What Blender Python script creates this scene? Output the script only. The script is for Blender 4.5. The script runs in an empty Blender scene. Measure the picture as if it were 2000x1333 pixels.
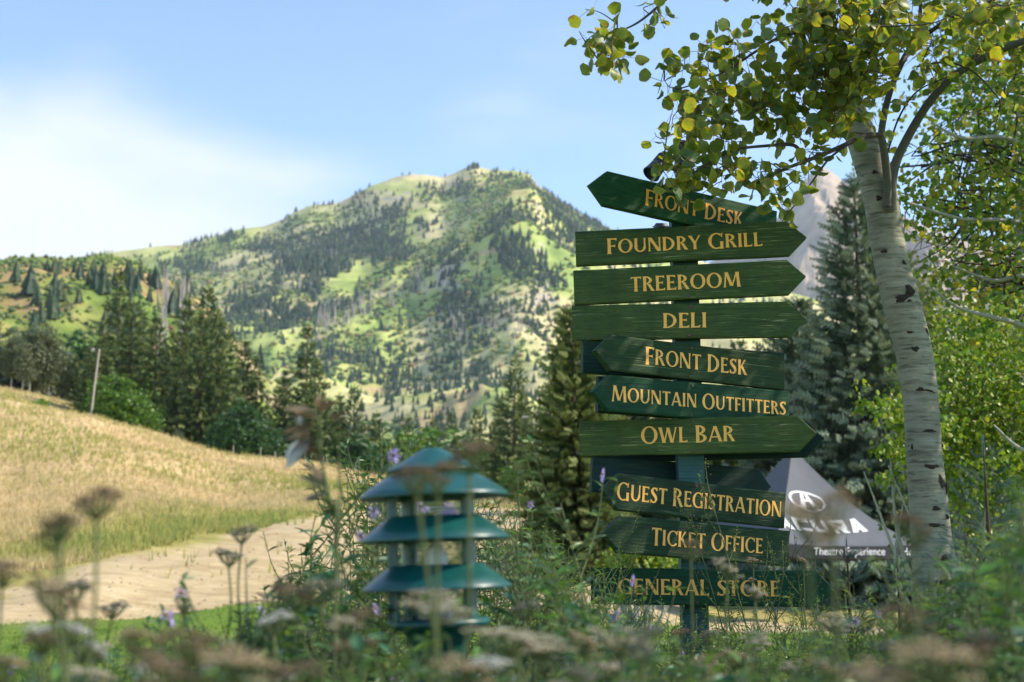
import bpy, math, random
import numpy as np
from mathutils import Vector, Matrix
random.seed(7); rng = np.random.default_rng(7)
C = bpy.context.scene.collection
S = bpy.context.scene
R = math.radians
F = 2777.8; PITCH = math.atan(444 / F); CP, SP = math.cos(PITCH), math.sin(PITCH)

# ------------------------------------------------------------ camera, sky, sun, exposure
cam_d = bpy.data.cameras.new('camera'); cam = bpy.data.objects.new('camera', cam_d); C.objects.link(cam)
cam.location = (0, 0, 1.0); cam.rotation_euler = (math.pi / 2 + PITCH, 0, 0)
cam_d.lens = 50; cam_d.sensor_width = 36; cam_d.clip_end = 30000; cam_d.clip_start = 0.05
cam_d.dof.use_dof = True; cam_d.dof.focus_distance = 5.72; cam_d.dof.aperture_fstop = 4.3
S.camera = cam
SUN_EL, SUN_AZ = 38.0, 88.0      # azimuth clockwise from +Y (the way the camera looks)
w = bpy.data.worlds.new('World'); S.world = w; w.use_nodes = True
nt = w.node_tree; nt.nodes.clear()
def N(t, typ, **kw):
    n = t.nodes.new(typ)
    for k, v in kw.items():
        if k.startswith('i_'):
            key = k[2:]; key = int(key) if key.isdigit() else key.replace('_', ' ')
            n.inputs[key].default_value = v
        else: setattr(n, k, v)
    return n
sky = N(nt, 'ShaderNodeTexSky', sky_type='NISHITA', sun_disc=False, sun_elevation=R(SUN_EL), sun_rotation=R(SUN_AZ), altitude=2200, air_density=1.0, dust_density=0.05, ozone_density=1.6)
bg = N(nt, 'ShaderNodeBackground'); bg.inputs[1].default_value = 0.14
out = N(nt, 'ShaderNodeOutputWorld')
geo = N(nt, 'ShaderNodeTexCoord')
mp = N(nt, 'ShaderNodeMapping'); mp.inputs['Scale'].default_value = (1, 1, 2.2)
nt.links.new(geo.outputs['Generated'], mp.inputs['Vector'])
nz = N(nt, 'ShaderNodeTexNoise', i_Scale=2.6, i_Detail=6.0, i_Roughness=0.5, i_Distortion=0.3)
nt.links.new(mp.outputs[0], nz.inputs['Vector'])
# a bank of soft cloud low in the west (left of the view), thinner veils elsewhere
vm = N(nt, 'ShaderNodeVectorMath', operation='DISTANCE'); vm.inputs[1].default_value = (-0.40, 0.93, 0.42)
nt.links.new(mp.outputs[0], vm.inputs[0])
m1 = N(nt, 'ShaderNodeMath', operation='MULTIPLY_ADD'); m1.inputs[1].default_value = -1.9; m1.inputs[2].default_value = 0.62
nt.links.new(vm.outputs['Value'], m1.inputs[0])
m1c = N(nt, 'ShaderNodeMath', operation='MAXIMUM'); m1c.inputs[1].default_value = -0.10; nt.links.new(m1.outputs[0], m1c.inputs[0])
m2 = N(nt, 'ShaderNodeMath', operation='ADD'); nt.links.new(m1c.outputs[0], m2.inputs[0]); nt.links.new(nz.outputs[0], m2.inputs[1])
mr = N(nt, 'ShaderNodeMapRange', interpolation_type='SMOOTHSTEP'); mr.inputs[1].default_value = 0.45; mr.inputs[2].default_value = 0.80
mr.inputs[3].default_value = 0.0; mr.inputs[4].default_value = 0.93
nt.links.new(m2.outputs[0], mr.inputs[0])
mx = N(nt, 'ShaderNodeMix', data_type='RGBA'); mx.inputs[7].default_value = (3.45, 3.5, 3.55, 1)
nt.links.new(mr.outputs[0], mx.inputs[0]); nt.links.new(sky.outputs[0], mx.inputs[6]); nt.links.new(mx.outputs[2], bg.inputs[0])
nt.links.new(bg.outputs[0], out.inputs[0])
sl = bpy.data.lights.new('sun', 'SUN'); sl.energy = 3.5; sl.angle = R(0.5); sl.color = (1.0, 0.90, 0.74)
so = bpy.data.objects.new('sun', sl); C.objects.link(so)
sd = Vector((math.sin(R(SUN_AZ)) * math.cos(R(SUN_EL)), math.cos(R(SUN_AZ)) * math.cos(R(SUN_EL)), math.sin(R(SUN_EL))))
so.rotation_euler = sd.to_track_quat('Z', 'Y').to_euler(); so.location = sd * 60
S.view_settings.view_transform = 'Standard'; S.view_settings.look = 'None'
S.view_settings.exposure = 1.2; S.view_settings.gamma = 1.0; S.view_settings.use_curve_mapping = False
S.render.engine = 'CYCLES'; S.cycles.use_denoising = True
S.cycles.max_bounces = 6; S.cycles.diffuse_bounces = 3; S.cycles.glossy_bounces = 2; S.cycles.transmission_bounces = 6; S.cycles.transparent_max_bounces = 6; S.cycles.volume_bounces = 0

# ------------------------------------------------------------ helpers
def U(px, py, Y):                         # the point at depth Y whose picture is at (px, py)
    u = (px - 1000) / F; v = (666.5 - py) / F
    dy = CP - v * SP; dz = SP + v * CP
    return np.array([u * Y / dy, Y, 1.0 + dz * Y / dy])
def ZU(py, Y): return float(U(1000, py, Y)[2])
def proj(x, y, z):
    z = z - 1.0; d = y * CP + z * SP; v = -y * SP + z * CP
    return 1000 + F * x / d, 666.5 - F * v / d
def tagp(o, label=None, cat=None, group=None, kind=None):
    if label: o['label'] = label
    if cat: o['category'] = cat
    if group: o['group'] = group
    if kind: o['kind'] = kind
    return o
def empty(name, loc=(0, 0, 0), label=None, cat=None, group=None):
    o = bpy.data.objects.new(name, None); C.objects.link(o); o.location = loc; o.empty_display_size = 0.1
    return tagp(o, label, cat, group)
def dup(root, loc, rotz=0.0, sc=(1, 1, 1), rx=0.0):
    r = root.copy(); C.objects.link(r); r.location = loc; r.rotation_euler = (rx, 0, rotz); r.scale = sc
    for ch in list(root.children):
        c = ch.copy(); C.objects.link(c); c.parent = r
        for g in list(ch.children):
            d = g.copy(); C.objects.link(d); d.parent = c
    return r

class MB:
    """collects vertices, faces and a colour per vertex; becomes one mesh"""
    def __init__(s): s.v = []; s.q = []; s.t = []; s.c = []; s.n = 0
    def add(s, v, faces, col=(1, 1, 1)):
        v = np.asarray(v, float).reshape(-1, 3); f = np.asarray(faces, int)
        if f.size:
            (s.q if f.shape[1] == 4 else s.t).append(f + s.n)
        s.v.append(v); col = np.asarray(col, float)
        if col.ndim == 1: col = np.tile(col, (len(v), 1))
        s.c.append(col); s.n += len(v)
    def addpoly(s, v, faces, col=(1, 1, 1)):
        q = [f for f in faces if len(f) == 4]; t = []
        for f in faces:
            if len(f) != 4: t += [(f[0], f[i], f[i + 1]) for i in range(1, len(f) - 1)]
        n0 = s.n; s.add(v, np.array(q).reshape(-1, 4), col)
        if t: s.t.append(np.array(t) + n0)
    def add_many(s, tv, tf, M, T, col):    # template verts, faces; K matrices, K offsets, K or K*n colours
        K = len(T); n = len(tv)
        v = np.einsum('kij,nj->kni', M, tv) + T[:, None, :]
        f = (np.asarray(tf)[None] + (np.arange(K) * n)[:, None, None]).reshape(-1, len(tf[0]))
        col = np.asarray(col, float)
        if col.ndim == 2: col = np.repeat(col[:, None, :], n, 1)
        s.add(v.reshape(-1, 3), f, col.reshape(-1, 3))
    def mesh(s, name, smooth=False):
        v = np.concatenate(s.v) if s.v else np.zeros((0, 3)); me = bpy.data.meshes.new(name)
        q = np.concatenate(s.q) if s.q else np.zeros((0, 4), int); t = np.concatenate(s.t) if s.t else np.zeros((0, 3), int)
        me.vertices.add(len(v)); me.vertices.foreach_set('co', v.ravel().astype(np.float32))
        nl = q.size + t.size; me.loops.add(nl); me.loops.foreach_set('vertex_index', np.concatenate([q.ravel(), t.ravel()]).astype(np.int32))
        me.polygons.add(len(q) + len(t))
        st = np.concatenate([np.arange(len(q)) * 4, len(q) * 4 + np.arange(len(t)) * 3]).astype(np.int32)
        me.polygons.foreach_set('loop_start', st)
        me.polygons.foreach_set('use_smooth', np.full(len(st), smooth))
        me.update(calc_edges=True)
        ca = me.color_attributes.new('Col', 'FLOAT_COLOR', 'POINT')
        c = np.concatenate(s.c); c = np.concatenate([c, np.ones((len(c), 1))], 1)
        ca.data.foreach_set('color', c.ravel().astype(np.float32))
        me.validate()
        return me
    def build(s, name, mat, parent=None, smooth=False, loc=None):
        me = s.mesh(name, smooth); me.materials.append(mat)
        o = bpy.data.objects.new(name, me); C.objects.link(o)
        if parent: o.parent = parent
        if loc is not None: o.location = loc
        return o
def tube(pts, rad, n=6, cap=True):
    P = np.asarray(pts, float); K = len(P); rad = np.broadcast_to(np.asarray(rad, float), (K,))
    T = np.gradient(P, axis=0); T /= np.linalg.norm(T, axis=1)[:, None] + 1e-9
    a = np.array([0, 0, 1.0]) if abs(T[0][2]) < .8 else np.array([1.0, 0, 0])
    V = []
    x = np.cross(T[0], a); x /= np.linalg.norm(x)
    for i in range(K):
        x = x - T[i] * np.dot(x, T[i]); x /= np.linalg.norm(x) + 1e-9; y = np.cross(T[i], x)
        th = np.arange(n) * 2 * math.pi / n
        V.append(P[i] + rad[i] * (np.cos(th)[:, None] * x + np.sin(th)[:, None] * y))
    V = np.concatenate(V)
    q = [(i * n + j, i * n + (j + 1) % n, (i + 1) * n + (j + 1) % n, (i + 1) * n + j) for i in range(K - 1) for j in range(n)]
    return V, np.array(q)
def smooth_path(pts, n=6):
    P = np.asarray(pts, float); Q = np.vstack([2 * P[0] - P[1], P, 2 * P[-1] - P[-2]]); o = []
    for i in range(1, len(Q) - 2):
        for t in np.arange(n) / n:
            a, b, c, d = Q[i - 1], Q[i], Q[i + 1], Q[i + 2]
            o.append(.5 * ((2 * b) + (-a + c) * t + (2 * a - 5 * b + 4 * c - d) * t * t + (-a + 3 * b - 3 * c + d) * t ** 3))
    o.append(P[-1]); return np.array(o)
def frames(d, roll=None):                 # K directions -> K matrices whose y axis is d (x = side, z = normal)
    d = d / (np.linalg.norm(d, axis=1)[:, None] + 1e-9); K = len(d)
    a = np.tile([0, 0, 1.0], (K, 1)); a[np.abs(d[:, 2]) > .95] = (1, 0, 0)
    x = np.cross(d, a); x /= np.linalg.norm(x, axis=1)[:, None]; z = np.cross(x, d)
    if roll is not None:
        c, s_ = np.cos(roll)[:, None], np.sin(roll)[:, None]; x, z = x * c + z * s_, z * c - x * s_
    return np.stack([x, d, z], 2)
def vnoise(x, y, seed=0):
    r = np.random.default_rng(seed).random((256, 256)); xi = np.floor(x).astype(int); yi = np.floor(y).astype(int)
    fx = x - xi; fy = y - yi; fx = fx * fx * (3 - 2 * fx); fy = fy * fy * (3 - 2 * fy)
    g = lambda a, b: r[a % 256, b % 256]
    return (g(xi, yi) * (1 - fx) + g(xi + 1, yi) * fx) * (1 - fy) + (g(xi, yi + 1) * (1 - fx) + g(xi + 1, yi + 1) * fx) * fy
def fbm(x, y, o=5, seed=0, ridge=False):
    a = 1; s_ = 0; tot = 0
    for i in range(o):
        n = vnoise(x * 2 ** i + 31.7 * i, y * 2 ** i + 17.3 * i, seed + i)
        if ridge: n = 1 - abs(2 * n - 1)
        s_ = s_ + a * n; tot += a; a *= .5
    return s_ / tot

# ------------------------------------------------------------ materials
def mat(name):
    m = bpy.data.materials.new(name); m.use_nodes = True; t = m.node_tree; b = t.nodes['Principled BSDF']; return m, t, b
def L(t, a, b): t.links.new(a, b)
def ramp(t, fac, stops, interp='LINEAR'):
    r = t.nodes.new('ShaderNodeValToRGB'); r.color_ramp.interpolation = interp
    while len(r.color_ramp.elements) < len(stops): r.color_ramp.elements.new(.5)
    for e, (p, c) in zip(r.color_ramp.elements, stops): e.position = p; e.color = (*c, 1)
    L(t, fac, r.inputs[0]); return r.outputs[0]
def noise(t, scale, detail=4, rough=.55, vec=None, dist=0, coord='Object'):
    if vec is None: vec = N(t, 'ShaderNodeTexCoord').outputs[coord]
    n = N(t, 'ShaderNodeTexNoise', i_Scale=scale, i_Detail=float(detail), i_Roughness=rough, i_Distortion=float(dist)); L(t, vec, n.inputs['Vector']); return n.outputs[0]
def mapping(t, scale, coord='Object', rot=(0, 0, 0)):
    m = N(t, 'ShaderNodeMapping'); m.inputs['Scale'].default_value = scale; m.inputs['Rotation'].default_value = rot
    L(t, N(t, 'ShaderNodeTexCoord').outputs[coord], m.inputs['Vector']); return m.outputs[0]
def mixc(t, f, a, b, mode='MIX'):
    m = N(t, 'ShaderNodeMix', data_type='RGBA', blend_type=mode)
    for v, i in ((f, 0), (a, 6), (b, 7)):
        if isinstance(v, (int, float)): m.inputs[i].default_value = v
        elif isinstance(v, tuple): m.inputs[i].default_value = (*v, 1)
        else: L(t, v, m.inputs[i])
    return m.outputs[2]
def bump(t, b, h, strength=.3, dist=.01):
    n = N(t, 'ShaderNodeBump'); n.inputs['Strength'].default_value = strength; n.inputs['Distance'].default_value = dist
    L(t, h, n.inputs['Height']); L(t, n.outputs[0], b.inputs['Normal'])
def attr(t, name='Col'): return N(t, 'ShaderNodeVertexColor', layer_name=name).outputs[0]

def leaf_mat(name, transl=.35, rough=.45, gloss=.35, boost=(1.25, 1.2, .6)):
    m = bpy.data.materials.new(name); m.use_nodes = True; t = m.node_tree; b = t.nodes['Principled BSDF']; o = t.nodes['Material Output']
    a = attr(t); n = noise(t, 60, 2)
    col = mixc(t, .25, a, ramp(t, n, [(.3, (.6, .6, .6)), (.7, (1.4, 1.4, 1.4))]), 'MULTIPLY')
    L(t, col, b.inputs['Base Color']); b.inputs['Roughness'].default_value = rough; b.inputs['Specular IOR Level'].default_value = gloss
    tr = N(t, 'ShaderNodeBsdfTranslucent'); L(t, mixc(t, 1.0, col, boost, 'MULTIPLY'), tr.inputs[0])
    mx = N(t, 'ShaderNodeMixShader'); mx.inputs[0].default_value = transl
    L(t, b.outputs[0], mx.inputs[1]); L(t, tr.outputs[0], mx.inputs[2]); L(t, mx.outputs[0], o.inputs[0])
    return m
M = {}
M['leaf'] = leaf_mat('aspen_leaf', .5, .42, .4, (1.9, 1.6, .5))
M['herb'] = leaf_mat('herb_leaf', .3)
M['needle'] = leaf_mat('needles', .12, .6, .2)
M['petal'] = leaf_mat('petals', .35, .7, .1, (1.1, 1, 1))
M['grass'] = leaf_mat('grass_blades', .35, .7, .1, (1.1, 1.1, .8))
def simple(name, col, rough=.6, spec=.3, metal=0, n=None):
    m, t, b = mat(name); b.inputs['Roughness'].default_value = rough; b.inputs['Specular IOR Level'].default_value = spec; b.inputs['Metallic'].default_value = metal
    if n:
        k = noise(t, n, 5); L(t, mixc(t, k, tuple(c * .72 for c in col), tuple(min(1, c * 1.25) for c in col)), b.inputs['Base Color']); bump(t, b, k, .3, .005)
    else: b.inputs['Base Color'].default_value = (*col, 1)
    return m
M['twig'] = simple('twig_bark', (.07, .055, .045), .8, .2, n=60)
M['pale_twig'] = simple('pale_bark', (.34, .33, .27), .8, .2, n=40)
M['stem'] = simple('plant_stem', (.11, .13, .05), .7, .2, n=80)
M['bark_dark'] = simple('conifer_bark', (.07, .05, .035), .9, .1, n=8)
M['deadwood'] = simple('dead_wood', (.33, .29, .27), .9, .1, n=3)
M['scar'] = simple('bark_scar', (.045, .035, .028), .9, .1, n=90)
M['black_metal'] = simple('charcoal_painted_metal', (.028, .032, .045), .4, .5, n=20)
M['screw'] = simple('rusty_screw', (.10, .045, .03), .6, .5)
M['rock'] = simple('pale_rock', (.55, .55, .56), .9, .2, n=9)
M['post_wood'] = simple('weathered_post_wood', (.42, .37, .30), .9, .1, n=10)

# aspen bark: pale, thin horizontal cracks and dark flecks
m, t, b = mat('aspen_bark'); M['bark'] = m
v1 = mapping(t, (1, 1, 9)); v2 = mapping(t, (7, 7, 60)); v3 = mapping(t, (14, 14, 34))
c0 = ramp(t, noise(t, 7, 5, vec=v1), [(.25, (.14, .13, .085)), (.5, (.27, .255, .175)), (.8, (.37, .35, .25))])
f1 = ramp(t, noise(t, 1.6, 3, .6, vec=v2, dist=.4), [(.0, (0, 0, 0)), (.57, (0, 0, 0)), (.66, (1, 1, 1))])
f2 = ramp(t, noise(t, 1.5, 4, .7, vec=v3), [(.0, (0, 0, 0)), (.72, (0, 0, 0)), (.78, (1, 1, 1))])
c1 = mixc(t, mixc(t, .85, (0, 0, 0), f1), c0, (.12, .10, .08)); c2 = mixc(t, mixc(t, .85, (0, 0, 0), f2), c1, (.05, .04, .035)); c2 = mixc(t, .9, c2, ramp(t, noise(t, 4.5, 6, .7), [(.3, (.62, .64, .62)), (.55, (1, 1, 1)), (.75, (1.25, 1.2, 1.1))]), 'MULTIPLY')
L(t, c2, b.inputs['Base Color']); b.inputs['Roughness'].default_value = .75; b.inputs['Specular IOR Level'].default_value = .25
bump(t, b, mixc(t, .5, f1, noise(t, 3, 5, vec=v2)), .6, -.006)

# painted boards: green over open grain
def board_mat(name, a, bcol, worn, bright=1.0):
    m, t, b = mat(name)
    def mapping(t, scale):
        oi = N(t, 'ShaderNodeObjectInfo'); ml = N(t, 'ShaderNodeVectorMath', operation='ADD'); sc_ = N(t, 'ShaderNodeMath', operation='MULTIPLY'); sc_.inputs[1].default_value = 37.0; L(t, oi.outputs['Random'], sc_.inputs[0])
        L(t, N(t, 'ShaderNodeTexCoord').outputs['Object'], ml.inputs[0]); L(t, sc_.outputs[0], ml.inputs[1]); mm_ = N(t, 'ShaderNodeMapping'); mm_.inputs['Scale'].default_value = scale; L(t, ml.outputs[0], mm_.inputs['Vector']); return mm_.outputs[0]
    vg = mapping(t, (1.2, 1, 26)); vf = mapping(t, (3, 1, 110))
    g = noise(t, 3.0, 6, .65, vec=vg, dist=1.2); fine = noise(t, 2.0, 4, .7, vec=vf, dist=.6)
    big = noise(t, 2.3, 3)
    base = mixc(t, ramp(t, big, [(.35, (0, 0, 0)), (.7, (1, 1, 1))]), a, bcol)
    base = mixc(t, .75, base, ramp(t, g, [(.3, (.45, .5, .5)), (.5, (1, 1, 1)), (.72, (1.55, 1.5, 1.3))]), 'MULTIPLY')
    if worn > 0:
        wm = N(t, 'ShaderNodeMath', operation='MULTIPLY'); L(t, ramp(t, fine, [(.0, (0, 0, 0)), (.58, (0, 0, 0)), (.66, (1, 1, 1))]), wm.inputs[0]); L(t, ramp(t, noise(t, 5, 3), [(.40, (0, 0, 0)), (.60, (worn, worn, worn))]), wm.inputs[1])
        base = mixc(t, wm.outputs[0], base, (.30, .34, .17))
    oi2 = N(t, 'ShaderNodeObjectInfo'); base = mixc(t, 1.0, base, ramp(t, oi2.outputs['Random'], [(0, (.72, .80, .85)), (.5, (1, 1, 1)), (1, (1.3, 1.18, .95))]), 'MULTIPLY')
    base = mixc(t, .7, base, ramp(t, noise(t, 11, 6, .7), [(.3, (.6, .65, .6)), (.5, (1, 1, 1)), (.75, (1.35, 1.3, 1.15))]), 'MULTIPLY')
    L(t, base, b.inputs['Base Color']); b.inputs['Roughness'].default_value = .6; b.inputs['Specular IOR Level'].default_value = .22
    bump(t, b, mixc(t, .5, g, fine), .9, .005)
    return m
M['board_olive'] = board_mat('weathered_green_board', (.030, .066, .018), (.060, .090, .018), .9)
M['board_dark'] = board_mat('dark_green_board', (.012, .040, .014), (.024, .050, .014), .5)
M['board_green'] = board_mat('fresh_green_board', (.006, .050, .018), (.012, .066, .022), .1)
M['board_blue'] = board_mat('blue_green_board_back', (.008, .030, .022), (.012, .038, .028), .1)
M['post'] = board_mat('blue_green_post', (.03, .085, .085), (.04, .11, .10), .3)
m, t, b = mat('gold_lettering'); M['gold'] = m
gf = noise(t, 2, 4, .7, vec=mapping(t, (6, 1, 120)), dist=.5)
L(t, ramp(t, gf, [(.25, (.60, .27, .04)), (.4, (.95, .46, .07)), (.75, (1.0, .52, .09))]), b.inputs['Base Color']); b.inputs['Roughness'].default_value = .5
m, t, b = mat('amber_lettering'); M['amber'] = m
L(t, ramp(t, noise(t, 30, 3), [(.3, (.80, .34, .015)), (.7, (.92, .42, .03))]), b.inputs['Base Color']); b.inputs['Roughness'].default_value = .4
# lamp paint
m, t, b = mat('teal_lamp_paint'); M['teal'] = m
L(t, mixc(t, ramp(t, noise(t, 9, 5), [(.4, (0, 0, 0)), (.75, (1, 1, 1))]), (.002, .060, .052), (.010, .105, .092)), b.inputs['Base Color'])
b.inputs['Roughness'].default_value = .34; b.inputs['Specular IOR Level'].default_value = .65; bump(t, b, noise(t, 60, 3), .06, .002)
m, t, b = mat('lamp_glass'); M['glass'] = m
b.inputs['Base Color'].default_value = (.93, .95, .9, 1); b.inputs['Transmission Weight'].default_value = 1; b.inputs['Roughness'].default_value = .06; b.inputs['IOR'].default_value = 1.05
# tent cloth
m, t, b = mat('grey_tent_cloth'); M['tent'] = m
L(t, mixc(t, noise(t, 1.5, 4), (.10, .105, .115), (.145, .15, .16)), b.inputs['Base Color']); b.inputs['Roughness'].default_value = .75; b.inputs['Specular IOR Level'].default_value = .15
bump(t, b, noise(t, 2.5, 3), .25, .05)
M['white_print'] = simple('white_print', (.8, .8, .8), .5)
M['valance'] = simple('black_valance', (.02, .021, .026), .7)

# ground: lawn / dirt / dry field
m, t, b = mat('ground'); M['ground'] = m
zn = N(t, 'ShaderNodeVertexColor', layer_name='Col'); sp = N(t, 'ShaderNodeSeparateColor'); L(t, zn.outputs[0], sp.inputs[0])
edge = noise(t, .35, 5, .6)
def zmask(o):
    a_ = N(t, 'ShaderNodeMath', operation='MULTIPLY_ADD'); L(t, edge, a_.inputs[0]); a_.inputs[1].default_value = .5; L(t, o, a_.inputs[2])
    return ramp(t, a_.outputs[0], [(.68, (0, 0, 0)), (.82, (1, 1, 1))])
lawn = mixc(t, noise(t, 3, 5), (.06, .14, .02), (.20, .28, .035)); lawn = mixc(t, ramp(t, noise(t, .12, 3), [(.4, (0, 0, 0)), (.7, (.7, .7, .7))]), lawn, (.17, .19, .04))
n1 = noise(t, .09, 4, .6); n2 = noise(t, .8, 6, .7)
field = ramp(t, n1, [(.3, (.34, .27, .10)), (.46, (.52, .38, .19)), (.62, (.56, .42, .22)), (.78, (.42, .36, .15))])
field = mixc(t, sp.outputs[2], field, mixc(t, n2, (.28, .28, .07), (.42, .36, .13)))
field = mixc(t, .8, field, ramp(t, n2, [(.3, (.62, .62, .6)), (.7, (1.25, 1.22, 1.15))]), 'MULTIPLY')
vd = mapping(t, (.25, .25, 1))
dirt = ramp(t, noise(t, .7, 9, .75), [(.3, (.34, .25, .13)), (.5, (.50, .385, .215)), (.7, (.58, .46, .28))])
dirt = mixc(t, .6, dirt, ramp(t, noise(t, 1.2, 6, .75, vec=mapping(t, (.5, 2.2, 1), rot=(0, 0, .5))), [(.3, (.62, .60, .58)), (.6, (1.15, 1.15, 1.15))]), 'MULTIPLY')
col = mixc(t, zmask(sp.outputs[1]), field, dirt); col = mixc(t, zmask(sp.outputs[0]), col, lawn)
L(t, col, b.inputs['Base Color']); b.inputs['Roughness'].default_value = .95; b.inputs['Specular IOR Level'].default_value = .1
bump(t, b, noise(t, 2.5, 7, .7), .5, .15)

def hill_mat(name, s, cols, rockcol, redcol, rock_t=.62, red_t=.66, alt=.14):
    m, t, b = mat(name)
    n1 = noise(t, .0032 * s, 8, .6, dist=.6); n2 = noise(t, .02 * s, 6, .65); n3 = noise(t, .0065 * s, 7, .62, vec=mapping(t, (1, 1, 2.4)))
    c = ramp(t, n1, cols)
    c = mixc(t, ramp(t, n3, [(red_t, (0, 0, 0)), (red_t + .05, (.8, .8, .8))]), c, redcol)
    g = N(t, 'ShaderNodeNewGeometry'); sx = N(t, 'ShaderNodeSeparateXYZ'); L(t, g.outputs['Normal'], sx.inputs[0])
    steep = ramp(t, sx.outputs[2], [(.55, (1, 1, 1)), (.86, (0, 0, 0))])
    rk = N(t, 'ShaderNodeMath', operation='MULTIPLY_ADD'); L(t, steep, rk.inputs[0]); rk.inputs[1].default_value = .30; L(t, noise(t, .012 * s, 8, .7, vec=mapping(t, (1, 1, 3))), rk.inputs[2])
    pz_ = N(t, 'ShaderNodeSeparateXYZ'); L(t, g.outputs['Position'], pz_.inputs[0]); hi_ = N(t, 'ShaderNodeMapRange', i_1=480.0, i_2=720.0, i_3=0.0, i_4=alt); L(t, pz_.outputs[2], hi_.inputs[0]); ad_ = N(t, 'ShaderNodeMath', operation='ADD'); L(t, rk.outputs[0], ad_.inputs[0]); L(t, hi_.outputs[0], ad_.inputs[1]); rk = ad_
    c = mixc(t, ramp(t, rk.outputs[0], [(rock_t, (0, 0, 0)), (rock_t + .05, (.9, .9, .9))]), c, mixc(t, n2, tuple(x * .6 for x in rockcol), rockcol))
    c = mixc(t, .85, c, ramp(t, n2, [(.3, (.6, .62, .6)), (.7, (1.3, 1.28, 1.2))]), 'MULTIPLY')
    L(t, c, b.inputs['Base Color']); b.inputs['Roughness'].default_value = 1; b.inputs['Specular IOR Level'].default_value = 0
    bump(t, b, mixc(t, .5, noise(t, .03 * s, 8, .7), n2), .8, 6 / s)
    return m
M['mountain'] = hill_mat('mountain_meadows', 1, [(.30, (.18, .26, .08)), (.40, (.30, .38, .11)), (.48, (.46, .48, .17)), (.56, (.58, .50, .28)), (.64, (.44, .44, .19)), (.74, (.26, .33, .10))], (.58, .50, .42), (.48, .34, .20), .76, .60)
M['hill'] = hill_mat('brushy_hillside', 3, [(.28, (.06, .12, .03)), (.42, (.13, .20, .045)), (.52, (.22, .26, .07)), (.60, (.36, .26, .12)), (.74, (.42, .34, .18))], (.48, .36, .24), (.24, .11, .06), .72, .60)
M['peak'] = hill_mat('bare_rock_peak', .5, [(.34, (.20, .16, .13)), (.48, (.42, .31, .23)), (.62, (.54, .42, .32))], (.48, .38, .30), (.20, .18, .16), .5, .70, 0)

# ------------------------------------------------------------ ground
COL = [ # px, [(Y, z) ...]
 (-400, [(30, 0), (36, .2), (38, .5), (75, 8.5), (110, 16), (125, 15.5), (150, 22), (230, 18), (430, 20)]),
 (0,    [(30, 0), (34, ZU(1190, 34)), (40, ZU(1150, 40)), (75, ZU(945, 75)), (110, ZU(778, 110)), (124, 15.0), (150, ZU(756, 150)), (230, 14), (430, 16)]),
 (170,  [(30, 0), (34, ZU(1190, 34)), (44, ZU(1098, 44)), (78, ZU(930, 78)), (112, ZU(812, 112)), (126, 13.0), (150, ZU(793, 150)), (230, 12), (430, 14)]),
 (300,  [(30, 0), (36, ZU(1192, 36)), (49, ZU(1066, 49)), (80, ZU(945, 80)), (114, ZU(845, 114)), (126, 11.5), (150, 11.8), (230, 10), (430, 12)]),
 (450,  [(28, 0), (36, ZU(1192, 36)), (54, ZU(1046, 54)), (85, ZU(962, 85)), (117, ZU(886, 117)), (130, 9), (150, 9), (230, 8), (430, 10)]),
 (600,  [(26, 0), (36, ZU(1195, 36)), (62, ZU(1004, 62)), (90, ZU(950, 90)), (120, ZU(905, 120)), (132, 8), (160, 8), (230, 6), (430, 10)]),
 (750,  [(22, 0), (34, ZU(1190, 34)), (75, ZU(988, 75)), (95, ZU(960, 95)), (125, ZU(930, 125)), (140, 7), (165, 6.5), (230, 5), (430, 10)]),
 (900,  [(20, 0), (32, ZU(1185, 32)), (85, ZU(992, 85)), (100, ZU(975, 100)), (130, ZU(950, 130)), (145, 7), (170, 5.5), (230, 5), (430, 10)]),
 (1050, [(19, 0), (30, ZU(1175, 30)), (88, ZU(990, 88)), (100, ZU(982, 100)), (130, ZU(978, 130)), (150, 5), (180, 5), (230, 4), (430, 10)]),
 (1165, [(19, 0), (27, ZU(1185, 27)), (46, ZU(1100, 46)), (62, ZU(1085, 62)), (130, ZU(1050, 130)), (150, 3), (180, 3), (230, 3), (430, 10)]),
 (1400, [(19, 0), (26, -.1), (34, -.2), (60, .2), (90, 1), (130, 2), (150, 2), (230, 2), (430, 10)]),
 (4000, [(19, 0), (26, -.1), (34, -.2), (60, .2), (90, 1), (130, 2), (150, 2), (230, 2), (430, 10)])]
def gz(x, y, want=False):
    x = np.asarray(x, float); y = np.asarray(y, float); ys = np.maximum(y, 3)
    px = 1000 + F * x / (ys * 1.0); cols = np.array([c[0] for c in COL], float)
    prof = []; k1 = []; k2 = []
    for _, kn in COL:
        Y = np.array([-50, 5] + [k[0] for k in kn]); Z = np.array([0, 0] + [k[1] for k in kn]); prof.append(np.interp(ys, Y, Z)); k1.append(kn[0][0] if False else kn[1][0]); k2.append(kn[2][0])
    prof = np.array(prof); i = np.clip(np.searchsorted(cols, px) - 1, 0, len(cols) - 2)
    tt = np.clip((px - cols[i]) / (cols[i + 1] - cols[i]), 0, 1)
    z = np.take_along_axis(prof, i[None], 0)[0] * (1 - tt) + np.take_along_axis(prof, i[None] + 1, 0)[0] * tt
    z = z + (fbm(x * .22 + 3, y * .12 + 5, 3, 29) - .5) * .8 * np.clip((y - 12) / 14, 0, 1) * np.clip((75 - y) / 30, 0, 1)
    if not want: return z
    k1 = np.array(k1, float); k2 = np.array(k2, float)
    return z, k1[i] * (1 - tt) + k1[i + 1] * tt, k2[i] * (1 - tt) + k2[i + 1] * tt, px
def gz1(x, y): return float(gz(np.array([x]), np.array([y]))[0])
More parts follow.
